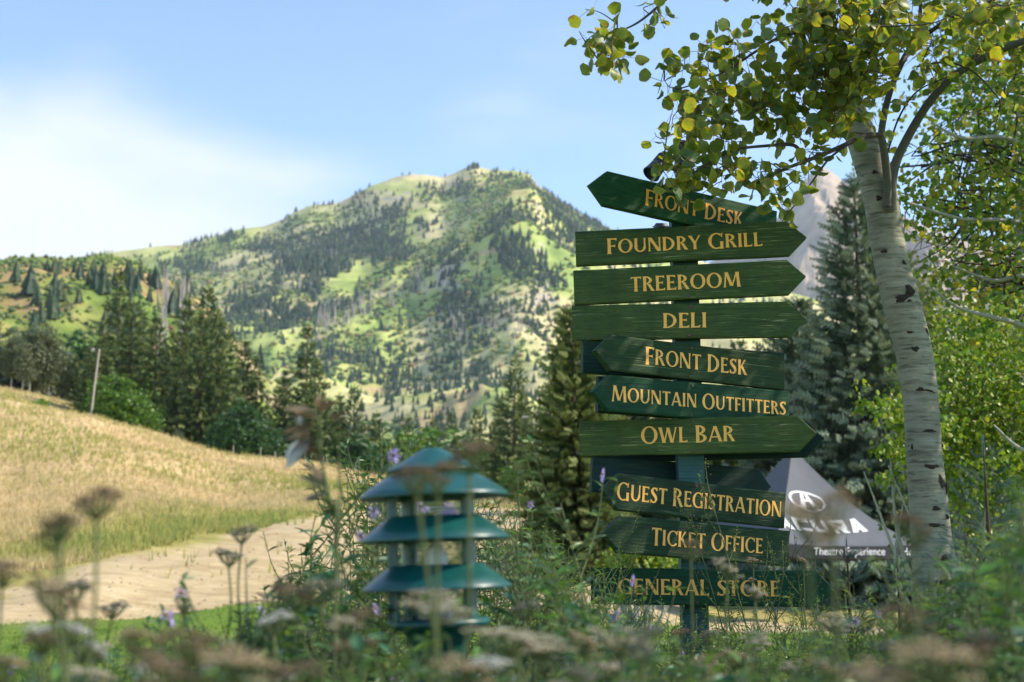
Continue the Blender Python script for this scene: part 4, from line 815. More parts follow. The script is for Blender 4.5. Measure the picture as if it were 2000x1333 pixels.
# face coordinates: v measured down; half width of the face at v is ~ (.055+.945v)*W/2, so x metres -> u
W_ = np.linalg.norm(CR[0] - CR[1])
def xm(x, v): return .5 + x / (W_ * (.055 + .945 * v))
q = []
for k in range(28):
    a0, a1 = 2 * math.pi * k / 28, 2 * math.pi * (k + 1) / 28
    e = lambda a, r_: (lambda vv: (xm(-.26 + .48 * r_ * math.cos(a), vv), vv))(.36 - .085 * r_ * math.sin(a))
    q.append([e(a0, 1), e(a1, 1), e(a1, .87), e(a0, .87)])
fprint('emblem_ring', q, 1)
P2 = lambda x, y: (lambda vv: (xm(-.26 + .48 * x, vv), vv))(.36 - .085 * y)
fprint('emblem_caliper', [[P2(-.16, .88), P2(-.03, .88), P2(-.24, -.86), P2(-.56, -.66)], [P2(.03, .88), P2(.16, .88), P2(.56, -.66), P2(.24, -.86)], [P2(-.05, .30), P2(.05, .30), P2(.17, -.02), P2(-.17, -.02)]], 3)
def wl(x, y): vv = .68 - y * .15; return (xm(x - .28, vv), vv)       # wordmark: five wide angular capitals
q = []
def bar(x0, y0, x1, y1, x2, y2, x3, y3): q.append([wl(x0, y0), wl(x1, y1), wl(x2, y2), wl(x3, y3)])
lw_ = .42; g_ = .07; X0 = -(5 * lw_ + 4 * g_) / 2
for i, ch in enumerate('ACURA'):
    a_ = X0 + i * (lw_ + g_); b_ = a_ + lw_; m_ = (a_ + b_) / 2; s_ = .12
    if ch == 'A': bar(a_, 0, a_ + s_ * 1.3, 0, m_ + s_ * .1, 1, m_ - s_ * .6, 1); bar(b_ - s_ * 1.3, 0, b_, 0, m_ + s_ * .6, 1, m_ - s_ * .1, 1); bar(a_ + .09, .2, b_ - .09, .2, b_ - .11, .42, a_ + .11, .42)
    if ch == 'C': bar(a_, 0, b_, 0, b_, .26, a_, .26); bar(a_, .74, b_, .74, b_, 1, a_, 1); bar(a_, .2, a_ + s_, .2, a_ + s_, .8, a_, .8)
    if ch == 'U': bar(a_, 0, b_, 0, b_, .26, a_, .26); bar(a_, .2, a_ + s_, .2, a_ + s_, 1, a_, 1); bar(b_ - s_, .2, b_, .2, b_, 1, b_ - s_, 1)
    if ch == 'R': bar(a_, 0, a_ + s_, 0, a_ + s_, 1, a_, 1); bar(a_, .76, b_, .76, b_, 1, a_, 1); bar(a_, .36, b_, .36, b_, .58, a_, .58); bar(b_ - s_, .42, b_, .42, b_, .9, b_ - s_, .9); bar(b_ - s_ * 1.4, 0, b_, 0, m_ + s_ * 1.2, .42, m_ - s_ * .1, .42)
fprint('wordmark', q, 2)
def vtext(txt, ua, size):
    cu = bpy.data.curves.new('t', 'FONT'); cu.body = txt; cu.size = size; cu.extrude = .002; ob = bpy.data.objects.new('t', cu); C.objects.link(ob); dg = bpy.context.evaluated_depsgraph_get(); me = bpy.data.meshes.new_from_object(ob.evaluated_get(dg)); bpy.data.objects.remove(ob)
    me.materials.clear(); me.materials.append(M['white_print']); o = bpy.data.objects.new('valance_lettering', me); C.objects.link(o); o.parent = tent
    d = (CR[0] - CR[1]) / W_; p = CR[1] + d * W_ * ua; nrm = np.array([d[1], -d[0]]); nrm = nrm if nrm[1] < 0 else -nrm; p = p + nrm * .03
    mm = Matrix(((d[0], 0, nrm[0], p[0]), (d[1], 0, nrm[1], p[1]), (0, 1, 0, ZE - .20 - .04), (0, 0, 0, 1))); o.matrix_local = mm; return o
vtext('Theatre Experience', .24, .24); vtext('Here', .80, .24)

# ------------------------------------------------------------ near aspen: trunk, limbs, leaves
tree = empty('aspen_tree', tuple(U(1828, 1262, 6.0) * np.array([1, 1, 0])), 'pale barked aspen with round green leaves leaning over the signpost from the right', 'tree')
TO = np.array(tree.location)
def bpath(pts, radpx, n=6): P = smooth_path([U(a, b_, y_) for a, b_, y_ in pts], n) - TO; Yd = np.array([p[2] for p in pts]); r_ = np.interp(np.linspace(0, 1, len(P)), np.linspace(0, 1, len(radpx)), np.array(radpx, float)) * 5.9 / F; return P, r_
TP = [(1830, 1420, 6.0), (1827, 1262, 6.0), (1822, 1100, 6.0), (1815, 1000, 6.0), (1806, 900, 6.0), (1799, 800, 6.0), (1788, 700, 6.0), (1763, 600, 6.0), (1738, 500, 6.0), (1722, 400, 6.0), (1697, 310, 6.02), (1664, 220, 6.05), (1630, 120, 6.1), (1590, 10, 6.15), (1560, -90, 6.2), (1530, -260, 6.2)]
P, r_ = bpath(TP, [44, 42, 40, 38, 35.5, 34.5, 36, 37, 34, 35, 33, 30, 26, 22, 18, 9], 8)
V, q_ = tube(P, r_, 40); nseg = len(P)
ct = P.repeat(40, 0); dr = V - ct; hgt = V[:, 2]; V = V + dr * ((fbm(hgt * 9 + 5, np.arctan2(dr[:, 1], dr[:, 0]) * 1.2 + 9, 3, 61) - .5) * .10)[:, None]
mb = MB(); mb.add(V, q_); mb.build('trunk', M['bark'], tree, True)
skel = []
def limb(name, pts, rad, mk='bark', n=6, sides=12, par=None):
    P_, rr_ = bpath(pts, rad, n); mb_ = MB(); mb_.add(*tube(P_, rr_, sides)); skel.extend(list(P_)); return mb_.build(name, M[mk], par or tree, True)
M['limb'] = simple('grey_limb_bark', (.105, .10, .08), .8, .2, n=50)
limb('branch', [(1738, 410, 5.93), (1740, 370, 5.90), (1752, 312, 5.88), (1800, 222, 5.8), (1850, 160, 5.7), (1900, 125, 5.6), (1950, 100, 5.5), (2010, 76, 5.4), (2120, 30, 5.3)], [14, 11.5, 9.5, 8.5, 8, 7.5, 7, 6, 3.5], 'limb')
limb('branch', [(1896, 128, 5.6), (1920, 90, 5.6), (1942, 54, 5.6), (1985, 12, 5.5), (2010, -40, 5.5)], [6, 5.5, 5, 4, 2], 'twig')
limb('branch', [(1732, 402, 5.90), (1733, 350, 5.86), (1726, 290, 5.8), (1722, 255, 5.78), (1738, 180, 5.75), (1768, 110, 5.7), (1793, 78, 5.7), (1797, 30, 5.7), (1800, -40, 5.7)], [9, 8.5, 8, 7, 6.5, 6, 5, 4, 2], 'limb')
limb('branch', [(1718, 264, 5.77), (1690, 266, 5.7), (1640, 288, 5.6), (1600, 305, 5.5), (1560, 320, 5.42), (1510, 340, 5.35), (1478, 358, 5.3)], [5.5, 5, 4.5, 4, 3.4, 2.6, 1.6], 'twig')
limb('branch', [(1567, 312, 5.45), (1558, 290, 5.4), (1542, 283, 5.38), (1500, 285, 5.3), (1440, 292, 5.25), (1395, 312, 5.2), (1350, 340, 5.15), (1320, 348, 5.12)], [3.8, 3.6, 3.2, 2.8, 2.4, 2, 1.5, 1], 'twig')
limb('branch', [(1655, 283, 5.6), (1620, 310, 5.55), (1590, 350, 5.5), (1562, 388, 5.45), (1528, 432, 5.4)], [2.4, 2.2, 1.9, 1.5, 1.0], 'twig')
limb('branch', [(1790, 82, 5.7), (1850, 40, 5.5), (1900, 20, 5.3), (1950, -5, 5.0)], [4.5, 4, 3.4, 2.5], 'twig')
limb('branch', [(1778, 104, 5.72), (1755, 122, 5.6), (1720, 132, 5.5), (1680, 138, 5.4), (1600, 110, 5.3), (1540, 130, 5.25)], [4, 3.4, 3, 2.6, 2, 1.2], 'twig')
limb('branch', [(1790, -40, 5.6), (1660, -30, 5.5), (1580, 50, 5.4), (1520, 74, 5.35), (1470, 105, 5.3), (1420, 138, 5.27), (1370, 160, 5.25), (1320, 176, 5.22)], [5, 4, 3, 2.8, 2.4, 2.1, 1.7, 1], 'twig')
limb('branch', [(1660, -30, 5.5), (1500, -60, 5.2), (1360, -50, 5.1), (1300, 0, 5.05), (1268, 28, 5.03), (1240, 48, 5.02), (1206, 63, 5.0)], [4, 4, 3.2, 2.5, 2.2, 1.8, 1.1], 'twig')
limb('branch', [(1733, 300, 5.86), (1755, 232, 5.8), (1790, 180, 5.7), (1850, 150, 5.4)], [2, 2, 1.6, 1], 'twig')
limb('branch', [(1792, 130, 5.75), (1850, 122, 5.6), (1900, 140, 5.4), (1940, 180, 5.2), (1960, 205, 5.1)], [2, 1.9, 1.7, 1.4, 1], 'twig')
# knots and scars on the bark
def scar(px, py, wpx, hpx, tilt=0, stub=False):
    i_ = np.argmin([abs(proj(*(p + TO))[1] - py) for p in P]); c_ = P[i_] + TO; rad = r_[i_]; pxc = proj(*c_)[0]
    s_ = np.clip((px - pxc) / F * 5.95 / rad, -.96, .96); a_ = math.asin(s_); mb_ = MB(); V_ = []; n_ = 14
    for ring_, lift in ((0., .0045 if not stub else .012), (.55, .004 if not stub else .014), (1., .0005)):
        for k in range(n_):
            t_ = 2 * math.pi * k / n_; jx = 1 + .22 * math.sin(3 * t_ + px) + .16 * math.sin(5 * t_ + py) ; dx, dz = ring_ * wpx / 2 * math.cos(t_) * jx, ring_ * hpx / 2 * math.sin(t_) * jx; dx, dz = dx * math.cos(tilt) - dz * math.sin(tilt), dx * math.sin(tilt) + dz * math.cos(tilt)
            aa = a_ + dx / F * 5.95 / rad; zc = c_[2] + (py - proj(*c_)[1]) * -5.95 / F + dz / F * 5.95; sl_ = P[min(i_ + 1, nseg - 1)] - P[i_ - 1]; off = sl_[:2] / sl_[2] * (zc - c_[2])
            rr2 = rad * 1.02 + lift; V_.append((c_[0] + off[0] + rr2 * math.sin(aa), c_[1] + off[1] - rr2 * math.cos(aa), zc))
    mb_.add(V_, [(k * n_ + j, k * n_ + (j + 1) % n_, (k + 1) * n_ + (j + 1) % n_, (k + 1) * n_ + j) for k in range(2) for j in range(n_)]); V_ = np.array(V_) - TO; mb_.v = [V_]
    return mb_.build('knot' if stub else 'bark_scar', M['scar'], tree, True)
for a in [(1768, 574, 20, 22, 0, True), (1755, 588, 40, 13, .35), (1759, 519, 9, 10, .8), (1720, 497, 14, 7, .1), (1767, 655, 13, 5, 0), (1803, 651, 8, 15, .2), (1778, 687, 15, 10, 0), (1788, 765, 15, 8, 0), (1806, 768, 26, 4, -.2), (1806, 845, 26, 6, 0), (1836, 872, 10, 7, 0), (1776, 875, 5, 12, 0), (1810, 914, 30, 9, 0), (1832, 944, 16, 26, .5), (1842, 955, 12, 26, -.2), (1818, 995, 16, 9, 0), (1842, 1011, 14, 9, -.3), (1817, 1027, 32, 7, 0), (1838, 1090, 34, 14, .15), (1822, 1107, 20, 5, 0), (1833, 1137, 28, 16, 0), (1802, 1175, 12, 24, 0), (1830, 1228, 44, 12, .1), (1768, 594, 10, 5, .2), (1700, 345, 12, 8, .3), (1709, 395, 10, 12, -.6)]: scar(*a)
# twigs and leaves grown towards these clumps
CL = [(1150, 45, 28, 32, 9, 5.0), (1180, 90, 40, 30, 16, 5.0), (1195, 115, 30, 18, 14, 5.0), (1215, 20, 25, 20, 6, 5.0), (1275, 25, 28, 22, 7, 5.05), (1292, 45, 14, 14, 4, 5.05), (1300, 168, 18, 24, 9, 5.2), (1345, 125, 30, 18, 9, 5.25), (1400, 90, 34, 34, 20, 5.25), (1440, 78, 28, 24, 10, 5.3), (1480, 60, 25, 18, 8, 5.35),
 (1272, 245, 12, 22, 2, 5.1), (1300, 240, 24, 26, 8, 5.12), (1345, 215, 34, 26, 16, 5.15), (1400, 205, 46, 40, 34, 5.2), (1440, 165, 40, 34, 24, 5.25), (1480, 210, 50, 40, 38, 5.3), (1540, 170, 54, 50, 46, 5.35), (1560, 90, 46, 40, 34, 5.4), (1600, 130, 54, 50, 60, 5.35), (1600, 30, 40, 36, 36, 5.3), (1655, 205, 36, 44, 34, 5.45), (1650, 130, 40, 40, 30, 5.4), (1640, 60, 60, 55, 64, 5.35), (1700, 50, 56, 46, 48, 5.2), (1690, 130, 56, 50, 44, 5.35), (1620, 210, 56, 50, 44, 5.4), (1560, 250, 46, 34, 26, 5.4), (1690, 225, 40, 36, 18, 5.45),
 (1335, 270, 30, 26, 12, 5.12), (1310, 320, 24, 24, 9, 5.1), (1360, 330, 46, 26, 26, 5.13), (1345, 372, 34, 16, 10, 5.12), (1420, 330, 46, 36, 26, 5.2), (1420, 250, 46, 30, 20, 5.2), (1490, 330, 36, 26, 14, 5.3), (1500, 380, 26, 22, 10, 5.38), (1530, 405, 20, 18, 5, 5.4), (1560, 345, 30, 26, 10, 5.42), (1590, 300, 36, 26, 12, 5.5), (1645, 275, 30, 20, 8, 5.6),
 (1760, 60, 46, 50, 26, 5.3), (1760, 20, 46, 30, 20, 5.0), (1830, 60, 40, 40, 16, 5.5), (1880, 30, 46, 30, 20, 4.8), (1940, 40, 46, 34, 22, 4.7), (1990, 30, 40, 40, 20, 4.7), (1900, 80, 60, 40, 18, 5.4), (1770, 190, 30, 30, 6, 5.7), (1820, 120, 40, 30, 12, 5.6), (1980, 130, 40, 40, 12, 5.5),
 (1640, -50, 200, 60, 160, 5.5), (1850, -60, 150, 60, 120, 5.4), (1450, -70, 120, 50, 60, 5.3), (1600, -180, 260, 90, 200, 5.8), (1850, -200, 220, 90, 180, 5.8), (2120, 60, 90, 120, 120, 5.4), (1700, -330, 240, 100, 150, 6.0)]
def aspen_leaf(seed, s_=1.0):
    r = np.random.default_rng(seed); n_ = 14; th = np.arange(n_) * 2 * math.pi / n_ - math.pi / 2; wv = 1 + .05 * np.sin(th * 5 + seed) + r.normal(0, .02, n_)
    ox = .5 * np.cos(th) * wv * 1.0; oy = .5 + .48 * np.sin(th) * wv; oy[np.argmax(oy)] += .06; c1_, c2_, c3_ = r.normal(0, .4), abs(r.normal(.25, .4)), r.normal(0, .35)
    cz = lambda x_, y_: c1_ * (y_ - .5) ** 2 + c2_ * x_ * x_ * 1.2 + c3_ * x_ * (y_ - .5)
    V_ = [(0, .48, cz(0, .48))] + [(x_ * .62, .48 + (y_ - .48) * .62, cz(x_ * .62, .48 + (y_ - .48) * .62)) for x_, y_ in zip(ox, oy)] + [(x_, y_, cz(x_, y_) + r.normal(0, .015)) for x_, y_ in zip(ox, oy)]
    base = np.array([(.11, .175, .04), (.15, .22, .045), (.09, .155, .05), (.20, .25, .04)][seed % 4]); edge = np.array([(.26, .27, .03), (.20, .22, .05), (.13, .17, .05), (.30, .26, .05)][seed % 4]); brown = np.array([.16, .075, .035])
    cc = np.zeros((1 + 2 * n_, 3)); cc[0] = base * .95; cc[1:1 + n_] = base * r.uniform(.85, 1.15, (n_, 1)); cc[1 + n_:] = edge * r.uniform(.8, 1.2, (n_, 1)); bs = r.integers(0, n_); nb = r.integers(0, 6)
    for k in range(nb): cc[1 + n_ + (bs + k) % n_] = brown * r.uniform(.6, 1.3)
    if seed % 5 == 0: cc[1 + (bs + 1) % n_] = brown * 1.3
    Fq = [(1 + j, 1 + n_ + j, 1 + n_ + (j + 1) % n_, 1 + (j + 1) % n_) for j in range(n_)]; Ft = [(0, 1 + j, 1 + (j + 1) % n_) for j in range(n_)]
    V_ = np.array(V_); V_[:, 1] += .9; pet = [(-.02, 0, 0), (.02, 0, 0), (.02, .95, 0), (-.02, .95, 0)]
    V_ = np.vstack([V_, pet]); cc = np.vstack([cc, np.tile([.16, .15, .05], (4, 1))]); Fq.append((len(V_) - 4, len(V_) - 3, len(V_) - 2, len(V_) - 1)); return V_, Fq, Ft, cc
LV = [aspen_leaf(s_) for s_ in range(16)]; LM = []
for V_, Fq, Ft, cc in LV:
    mb = MB(); mb.add(V_, Fq, cc); mb.t.append(np.array(Ft)); me = mb.mesh('leaf', True); me.materials.append(M['leaf']); LM.append(me)
sk = np.array(skel); twm = MB(); leaves = []; skl = [sk]
order_ = sorted(CL, key=lambda c: min(np.linalg.norm(sk - (U(c[0], c[1], c[5]) - TO), axis=1)))
for cx, cy, rx, ry, n_, Yc in order_:
    n_ = int(n_ * 1.6) if n_ > 8 else n_
    k = 0; 
    while k < n_:
        nl = min(int(rng.integers(3, 7)), n_ - k + 1); a_ = rng.uniform(0, 6.28); q1 = math.sqrt(rng.random()); tp = U(cx + rx * q1 * math.cos(a_), cy + ry * q1 * math.sin(a_), Yc + rng.normal(0, .12)) - TO
        allp = np.concatenate(skl); di = np.linalg.norm(allp - tp, axis=1); b0 = allp[np.argmin(di)]; dl = di.min()
        mid = (b0 + tp) / 2 + rng.normal(0, .12 * dl, 3) + np.array([0, 0, .12 * dl]); pth = smooth_path([b0, mid, tp], 4)
        twm.add(*tube(pth, np.linspace(min(.0042, .0016 + dl * .008), .0010, len(pth)), 5)); skl.append(pth[3:])
        for j in range(nl):
            f_ = rng.uniform(.35, 1) if j else 1.0; p0 = pth[min(len(pth) - 1, int(f_ * (len(pth) - 1)))]; d = rng.normal(0, 1, 3) + np.array([0, -.2, -.35]); leaves.append((p0, d, rng.uniform(.036, .056)))
        k += nl
twm.build('twigs', M['twig'], tree, True)['kind'] = 'stuff'
lp = np.array([l[0] for l in leaves]); ld = np.array([l[1] for l in leaves]); ls = np.array([l[2] for l in leaves]); fm = frames(ld, rng.uniform(0, 6.28, len(ld)))
pj = np.array([proj(*(p + TO)) for p in lp]); inv = (pj[:, 0] > 1090) & (pj[:, 0] < 2010) & (pj[:, 1] > -10); depth = lp[:, 1] - ls * 8 + np.where(inv, 0, 100) + np.where(pj[:, 0] < 1500, -.4, 0); od = np.argsort(depth); rest = [MB() for _ in LV]
for i_, k in enumerate(od):
    v_ = int(rng.integers(0, 16))
    if i_ < 300:
        o = bpy.data.objects.new('leaf', LM[v_]); C.objects.link(o); o.parent = tree; mm = Matrix([list(fm[k][r__] * ls[k]) + [lp[k][r__]] for r__ in range(3)] + [[0, 0, 0, 1]]); o.matrix_local = mm
    else: rest[v_].n += 0; rest[v_].v.append(k)
fo = MB()
for v_, rb in enumerate(rest):
    ks = np.array(rb.v, int)
    if not len(ks): continue
    V_, Fq, Ft, cc = LV[v_]; Mx = fm[ks] * ls[ks][:, None, None]; cl = np.repeat(cc[None], len(ks), 0) * rng.uniform(.8, 1.2, (len(ks), 1, 1)); n0 = fo.n; fo.add_many(V_, Fq, Mx, lp[ks], cl); nv = len(V_); fo.t.append((np.array(Ft)[None] + (np.arange(len(ks)) * nv)[:, None, None]).reshape(-1, 3) + n0)
fo.build('foliage', M['leaf'], tree, True)['kind'] = 'stuff'
print('aspen leaves', len(leaves))

# ------------------------------------------------------------ aspens and bushes behind, right
def lobe(px, py, Y, rx, ry, rz, org): p = U(px, py, Y) - org; return (p[0], p[1], p[2], rx, ry, rz)
LS = (np.array([(-.5, .1, .06), (-.32, -.38, 0), (.32, -.38, 0), (.5, .1, .06), (.0, .62, -.04)]), np.array([(0, 1, 4), (1, 2, 4), (2, 3, 4)]))
def leaf_cloud(name, n, lobes, size, cols, seed, parent, clump=.3, mk='leaf'):
    r = np.random.default_rng(seed); Pq = crown_points(r, n, lobes, clump); n = len(Pq); Mx = frames(r.normal(0, 1, (n, 3)) + [0, -.1, -.5], r.uniform(0, 6.28, n)) * (size * r.uniform(.65, 1.3, n))[:, None, None]
    ci = r.choice(len(cols), n); c = np.array(cols)[ci] * r.uniform(.75, 1.25, (n, 1)); mb = MB(); mb.add_many(LS[0], LS[1], Mx, Pq, c); o = mb.build(name, M[mk], parent); o['kind'] = 'stuff'; return o
AC = [(.09, .18, .035), (.13, .22, .04), (.18, .24, .045), (.28, .27, .06), (.07, .14, .04)]
def back_aspen(base_px, Y, label, limbs_, lobes, n, size, seed, trunk=None, cols=AC):
    x = (base_px - 1000) / F * Y; org = np.array([x, Y, gz1(x, Y)]); root = empty('aspen_tree', tuple(org), label, 'tree')
    tp = trunk or [(base_px, 1180), (base_px - 8, 800), (base_px + 10, 400), (base_px, 0), (base_px + 20, -500)]
    mb = MB(); mb.add(*tube(smooth_path([np.array([0, 0, -.3])] + [U(a, b_, Y) - org for a, b_ in tp], 5), np.linspace(.09, .02, len(tp) * 5 + 1), 10)); mb.build('trunk', M['bark'], root, True)
    for lb in limbs_:
        mb = MB(); Pq = smooth_path([U(a, b_, yy) - org for a, b_, yy in lb], 5); mb.add(*tube(Pq, np.linspace(.022, .006, len(Pq)), 7)); mb.build('branch', M['pale_twig'], root, True)
    r = np.random.default_rng(seed + 5); mb = MB()
    for lb in lobes:
        L_ = lobe(*lb[:3], *lb[3:], org); c_ = np.array(L_[:3])
        for k in range(14):
            u = r.normal(0, 1, 3); u /= np.linalg.norm(u); e = c_ + u * np.array(L_[3:]) * r.uniform(.5, 1); mb.add(*tube(smooth_path([c_ + r.normal(0, .1, 3), (c_ + e) / 2 + r.normal(0, .1, 3), e], 3), np.linspace(.008, .002, 7), 4))
    mb.build('twigs', M['twig'], root, True)['kind'] = 'stuff'
    leaf_cloud('foliage', n, [lobe(*lb[:3], *lb[3:], org) for lb in lobes], size, cols, seed, root); return root
back_aspen(2130, 8.6, 'leafy aspen just beyond the right edge, its pale branches reaching left behind the trunk', [
    [(2130, 700, 8.6), (2000, 638, 8.5), (1930, 618, 8.4), (1870, 600, 8.4), (1818, 562, 8.3)], [(2100, 560, 8.6), (2000, 540, 8.5), (1940, 548, 8.5), (1860, 520, 8.4)], [(2100, 500, 8.6), (1995, 436, 8.5), (1880, 428, 8.3), (1770, 395, 8.2)], [(2120, 900, 8.6), (2000, 880, 8.5), (1940, 830, 8.4)], [(2120, 420, 8.6), (1990, 280, 8.5), (1880, 270, 8.3), (1820, 240, 8.3)]],
    [(1940, 300, 8.7, .62, .7, .5), (1900, 420, 8.8, .60, .6, .45), (1960, 540, 8.6, .5, .6, .4), (1850, 330, 9.0, .38, .5, .4), (2080, 200, 8.6, .8, .8, .8), (2150, 500, 8.6, .8, .8, .8), (1980, 130, 8.8, .6, .7, .45), (2200, -200, 8.6, 1.2, 1.2, 1.2)], 8200, .044, 201)
back_aspen(1985, 12.5, 'slender aspen behind the near one, a veil of small leaves above the yellow green bush', [[(1985, 560, 12.5), (1900, 500, 12.3), (1800, 470, 12.2)], [(1985, 760, 12.5), (1930, 730, 12.4), (1860, 690, 12.3)]],
    [(1900, 200, 12.8, .8, .8, .7), (1880, 480, 12.6, .75, .8, .6), (1960, 350, 12.6, .8, .8, .8), (1850, 60, 12.8, .8, .8, .6), (1990, 600, 12.4, .6, .8, .5), (2100, 300, 12.6, 1, 1, 1.5), (1950, -150, 12.6, 1.2, 1.2, 1.0)], 9500, .05, 203)
back_aspen(2500, 6.2, 'broad unseen aspen added outside the frame at right to shade the bed', [[(2500, 300, 6.2), (2400, 200, 6.0), (2300, 100, 5.9)]], [(2450, 100, 6.0, .9, 1.0, .9), (2700, -100, 6.2, 1.2, 1.2, 1.2), (2500, -600, 6.2, 1.3, 1.3, 1.2), (2350, -300, 6.2, 1, 1, 1), (2900, 200, 6.2, 1.2, 1.2, 1), (2700, 500, 6.2, 1.0, 1.2, .9)], 5000, .055, 205)  # out of view; added so its crown shades the signpost and foreground
def big_bush(px, Y, label, lobes, n, size, cols, seed, mk='herb'):
    x = (px - 1000) / F * Y; org = np.array([x, Y, gz1(x, Y)]); root = empty('leafy_bush', tuple(org), label, 'bush'); r = np.random.default_rng(seed); mb = MB()
    for k in range(22):
        L_ = lobe(*lobes[k % len(lobes)], org); e = np.array(L_[:3]) + r.normal(0, .4, 3) * np.array(L_[3:]); mb.add(*tube(smooth_path([(r.normal(0, .15), r.normal(0, .15), -.1), e * .5 + r.normal(0, .1, 3), e], 4), np.linspace(.03, .005, 9), 5))
    mb.build('stems', M['pale_twig'], root, True); leaf_cloud('foliage', n, [lobe(*lb, org) for lb in lobes], size, cols, seed, root, .28, mk)
YG = [(.17, .27, .02), (.24, .32, .03), (.12, .22, .02), (.30, .33, .05)]
big_bush(1880, 11, 'yellow green leafy bush glowing behind the pale aspen trunk', [(1780, 840, 10.6, .35, .5, .32), (1740, 930, 10.5, .22, .4, .2), (1720, 800, 10.9, .2, .4, .22), (1890, 780, 11, .5, .6, .5), (1960, 850, 11, .5, .6, .5), (1900, 940, 10.8, .5, .6, .4), (1980, 700, 11.2, .45, .5, .4), (1870, 660, 11.4, .35, .5, .3), (2120, 850, 11, .7, .7, .7)], 15000, .036, YG, 211)
big_bush(2100, 13.5, 'duller olive bush behind the yellow green one at the right edge', [(1990, 640, 13.5, .7, .7, .7), (1900, 600, 13.8, .6, .7, .5), (2100, 750, 13.5, 1, 1, 1), (1820, 560, 14.2, .5, .5, .5), (1900, 1000, 13.4, .9, .7, .6), (2100, 1000, 13, 1, 1, .8)], 9000, .05, [(.10, .14, .04), (.16, .18, .06), (.22, .22, .08), (.07, .10, .03)], 213)
big_bush(1250, 19, 'small bright bush between the track and the TICKET OFFICE board', [(1235, 1085, 19, .35, .4, .22), (1300, 1110, 19, .4, .4, .22), (1200, 1120, 19, .25, .3, .15)], 1800, .06, YG, 215)

# near spruces
BLU = dict(cols=((.06, .10, .06), (.16, .215, .145)), tip=(.32, .38, .27)); NBL = dict(cols=((.03, .06, .05), (.07, .12, .10)), tip=(.16, .24, .22)); GRN = dict(cols=((.07, .11, .035), (.17, .21, .065)), tip=(.32, .35, .12))
def near_spruce(px, pt, Y, rad, label, seed, whorls, per, brushes, bl, kind, sty, droop=.4, shape=.75, jag=.3):
    x = (px - 1000) / F * Y; z = gz1(x, Y); H = ZU(pt, Y) - z; me = conifer_mesh('crown', kind, seed=seed, H=H, whorls=whorls, per=per, brushes=brushes, bl=bl, bw=1, rad=rad, droop=droop, shape=shape, jag=jag, **sty)
    return make_conifer(me, (x, Y, z), rng.uniform(0, 6), (1, 1, 1), label)
near_spruce(1690, 345, 42, 3.3, 'tall blue grey spruce between the sign tips and the pale aspen trunk', 31, 50, 18, 19, 0.562, 'mid', BLU, .45, .95)
near_spruce(1572, 590, 46, 2.9, 'blue spruce behind the right pointing arrow tips', 32, 41, 18, 18, 0.600, 'mid', BLU, .45, .7)
near_spruce(1118, 600, 36, 1.35, 'yellowish green spruce touching the left ends of the sign boards', 33, 48, 16, 15, 0.425, 'mid', GRN, .35, .7)
near_spruce(1225, 700, 42, 2.2, 'silvery spruce half hidden behind the middle sign boards', 34, 39, 17, 16, 0.400, 'mid', dict(cols=((.05, .08, .05), (.11, .15, .09)), tip=(.22, .27, .2)), .5, .75)
near_spruce(1780, 500, 50, 3.8, 'dark spruce deep behind the aspen trunk', 35, 36, 17, 15, 0.675, 'mid', GRN, .4, .75)
near_spruce(1420, 760, 52, 2.4, 'shaded green spruce behind the lower boards and the tent', 36, 34, 16, 15, 0.525, 'mid', GRN, .4, .75)
near_spruce(1930, 865, 4.5, .40, 'young blue spruce right of the aspen foot', 37, 25, 10, 13, .085, 'near', NBL, .1, .8)
near_spruce(1655, 1052, 5.2, .20, 'little blue spruce left of the aspen foot, in front of the tent', 38, 18, 10, 12, .085, 'near', NBL, .05, .8)
near_spruce(1745, 1070, 5.0, .22, 'little blue spruce touching the aspen trunk on its left', 39, 17, 10, 12, .085, 'near', NBL, .05, .8)
near_spruce(2010, 930, 3.6, .34, 'young blue spruce at the right edge, out of focus', 40, 22, 10, 12, .085, 'near', NBL, .1, .8)

# ------------------------------------------------------------ foreground meadow plants
def lance(n=4, fold=.12):      # a narrow leaf, unit long along y, half width .5 (scaled later)
    ys_ = np.linspace(0, 1, n + 1); ws = np.sin(np.pi * np.clip(ys_ * .92 + .06, 0, 1)) ** .8 * .5; ws[-1] = .01; V_ = []; Fq = []
    for y_, w_ in zip(ys_, ws): zz = -.25 * y_ * y_; V_ += [(-w_, y_, zz + fold * w_), (0, y_, zz), (w_, y_, zz + fold * w_)]
    for i_ in range(n): a_ = i_ * 3; Fq += [(a_, a_ + 1, a_ + 4, a_ + 3), (a_ + 1, a_ + 2, a_ + 5, a_ + 4)]
    return np.array(V_), np.array(Fq)
LAN = lance()
OCT = (np.array([(1, 0, 0), (-1, 0, 0), (0, 1, 0), (0, -1, 0), (0, 0, 1), (0, 0, -1)], float), np.array([(0, 2, 4), (2, 1, 4), (1, 3, 4), (3, 0, 4), (2, 0, 5), (1, 2, 5), (3, 1, 5), (0, 3, 5)]))
def leaves_on(mb, pos, dirs, ln, wd_, cols, r):
    n_ = len(pos); Mx = frames(np.array(dirs), r.normal(0, .5, n_)); Mx = Mx * np.stack([np.array(wd_), np.array(ln), np.array(ln)], 1)[:, None, :]; ci = r.choice(len(cols), n_); c = np.array(cols)[ci] * r.uniform(.7, 1.3, (n_, 1)); mb.add_many(LAN[0], LAN[1], Mx, np.array(pos), c)
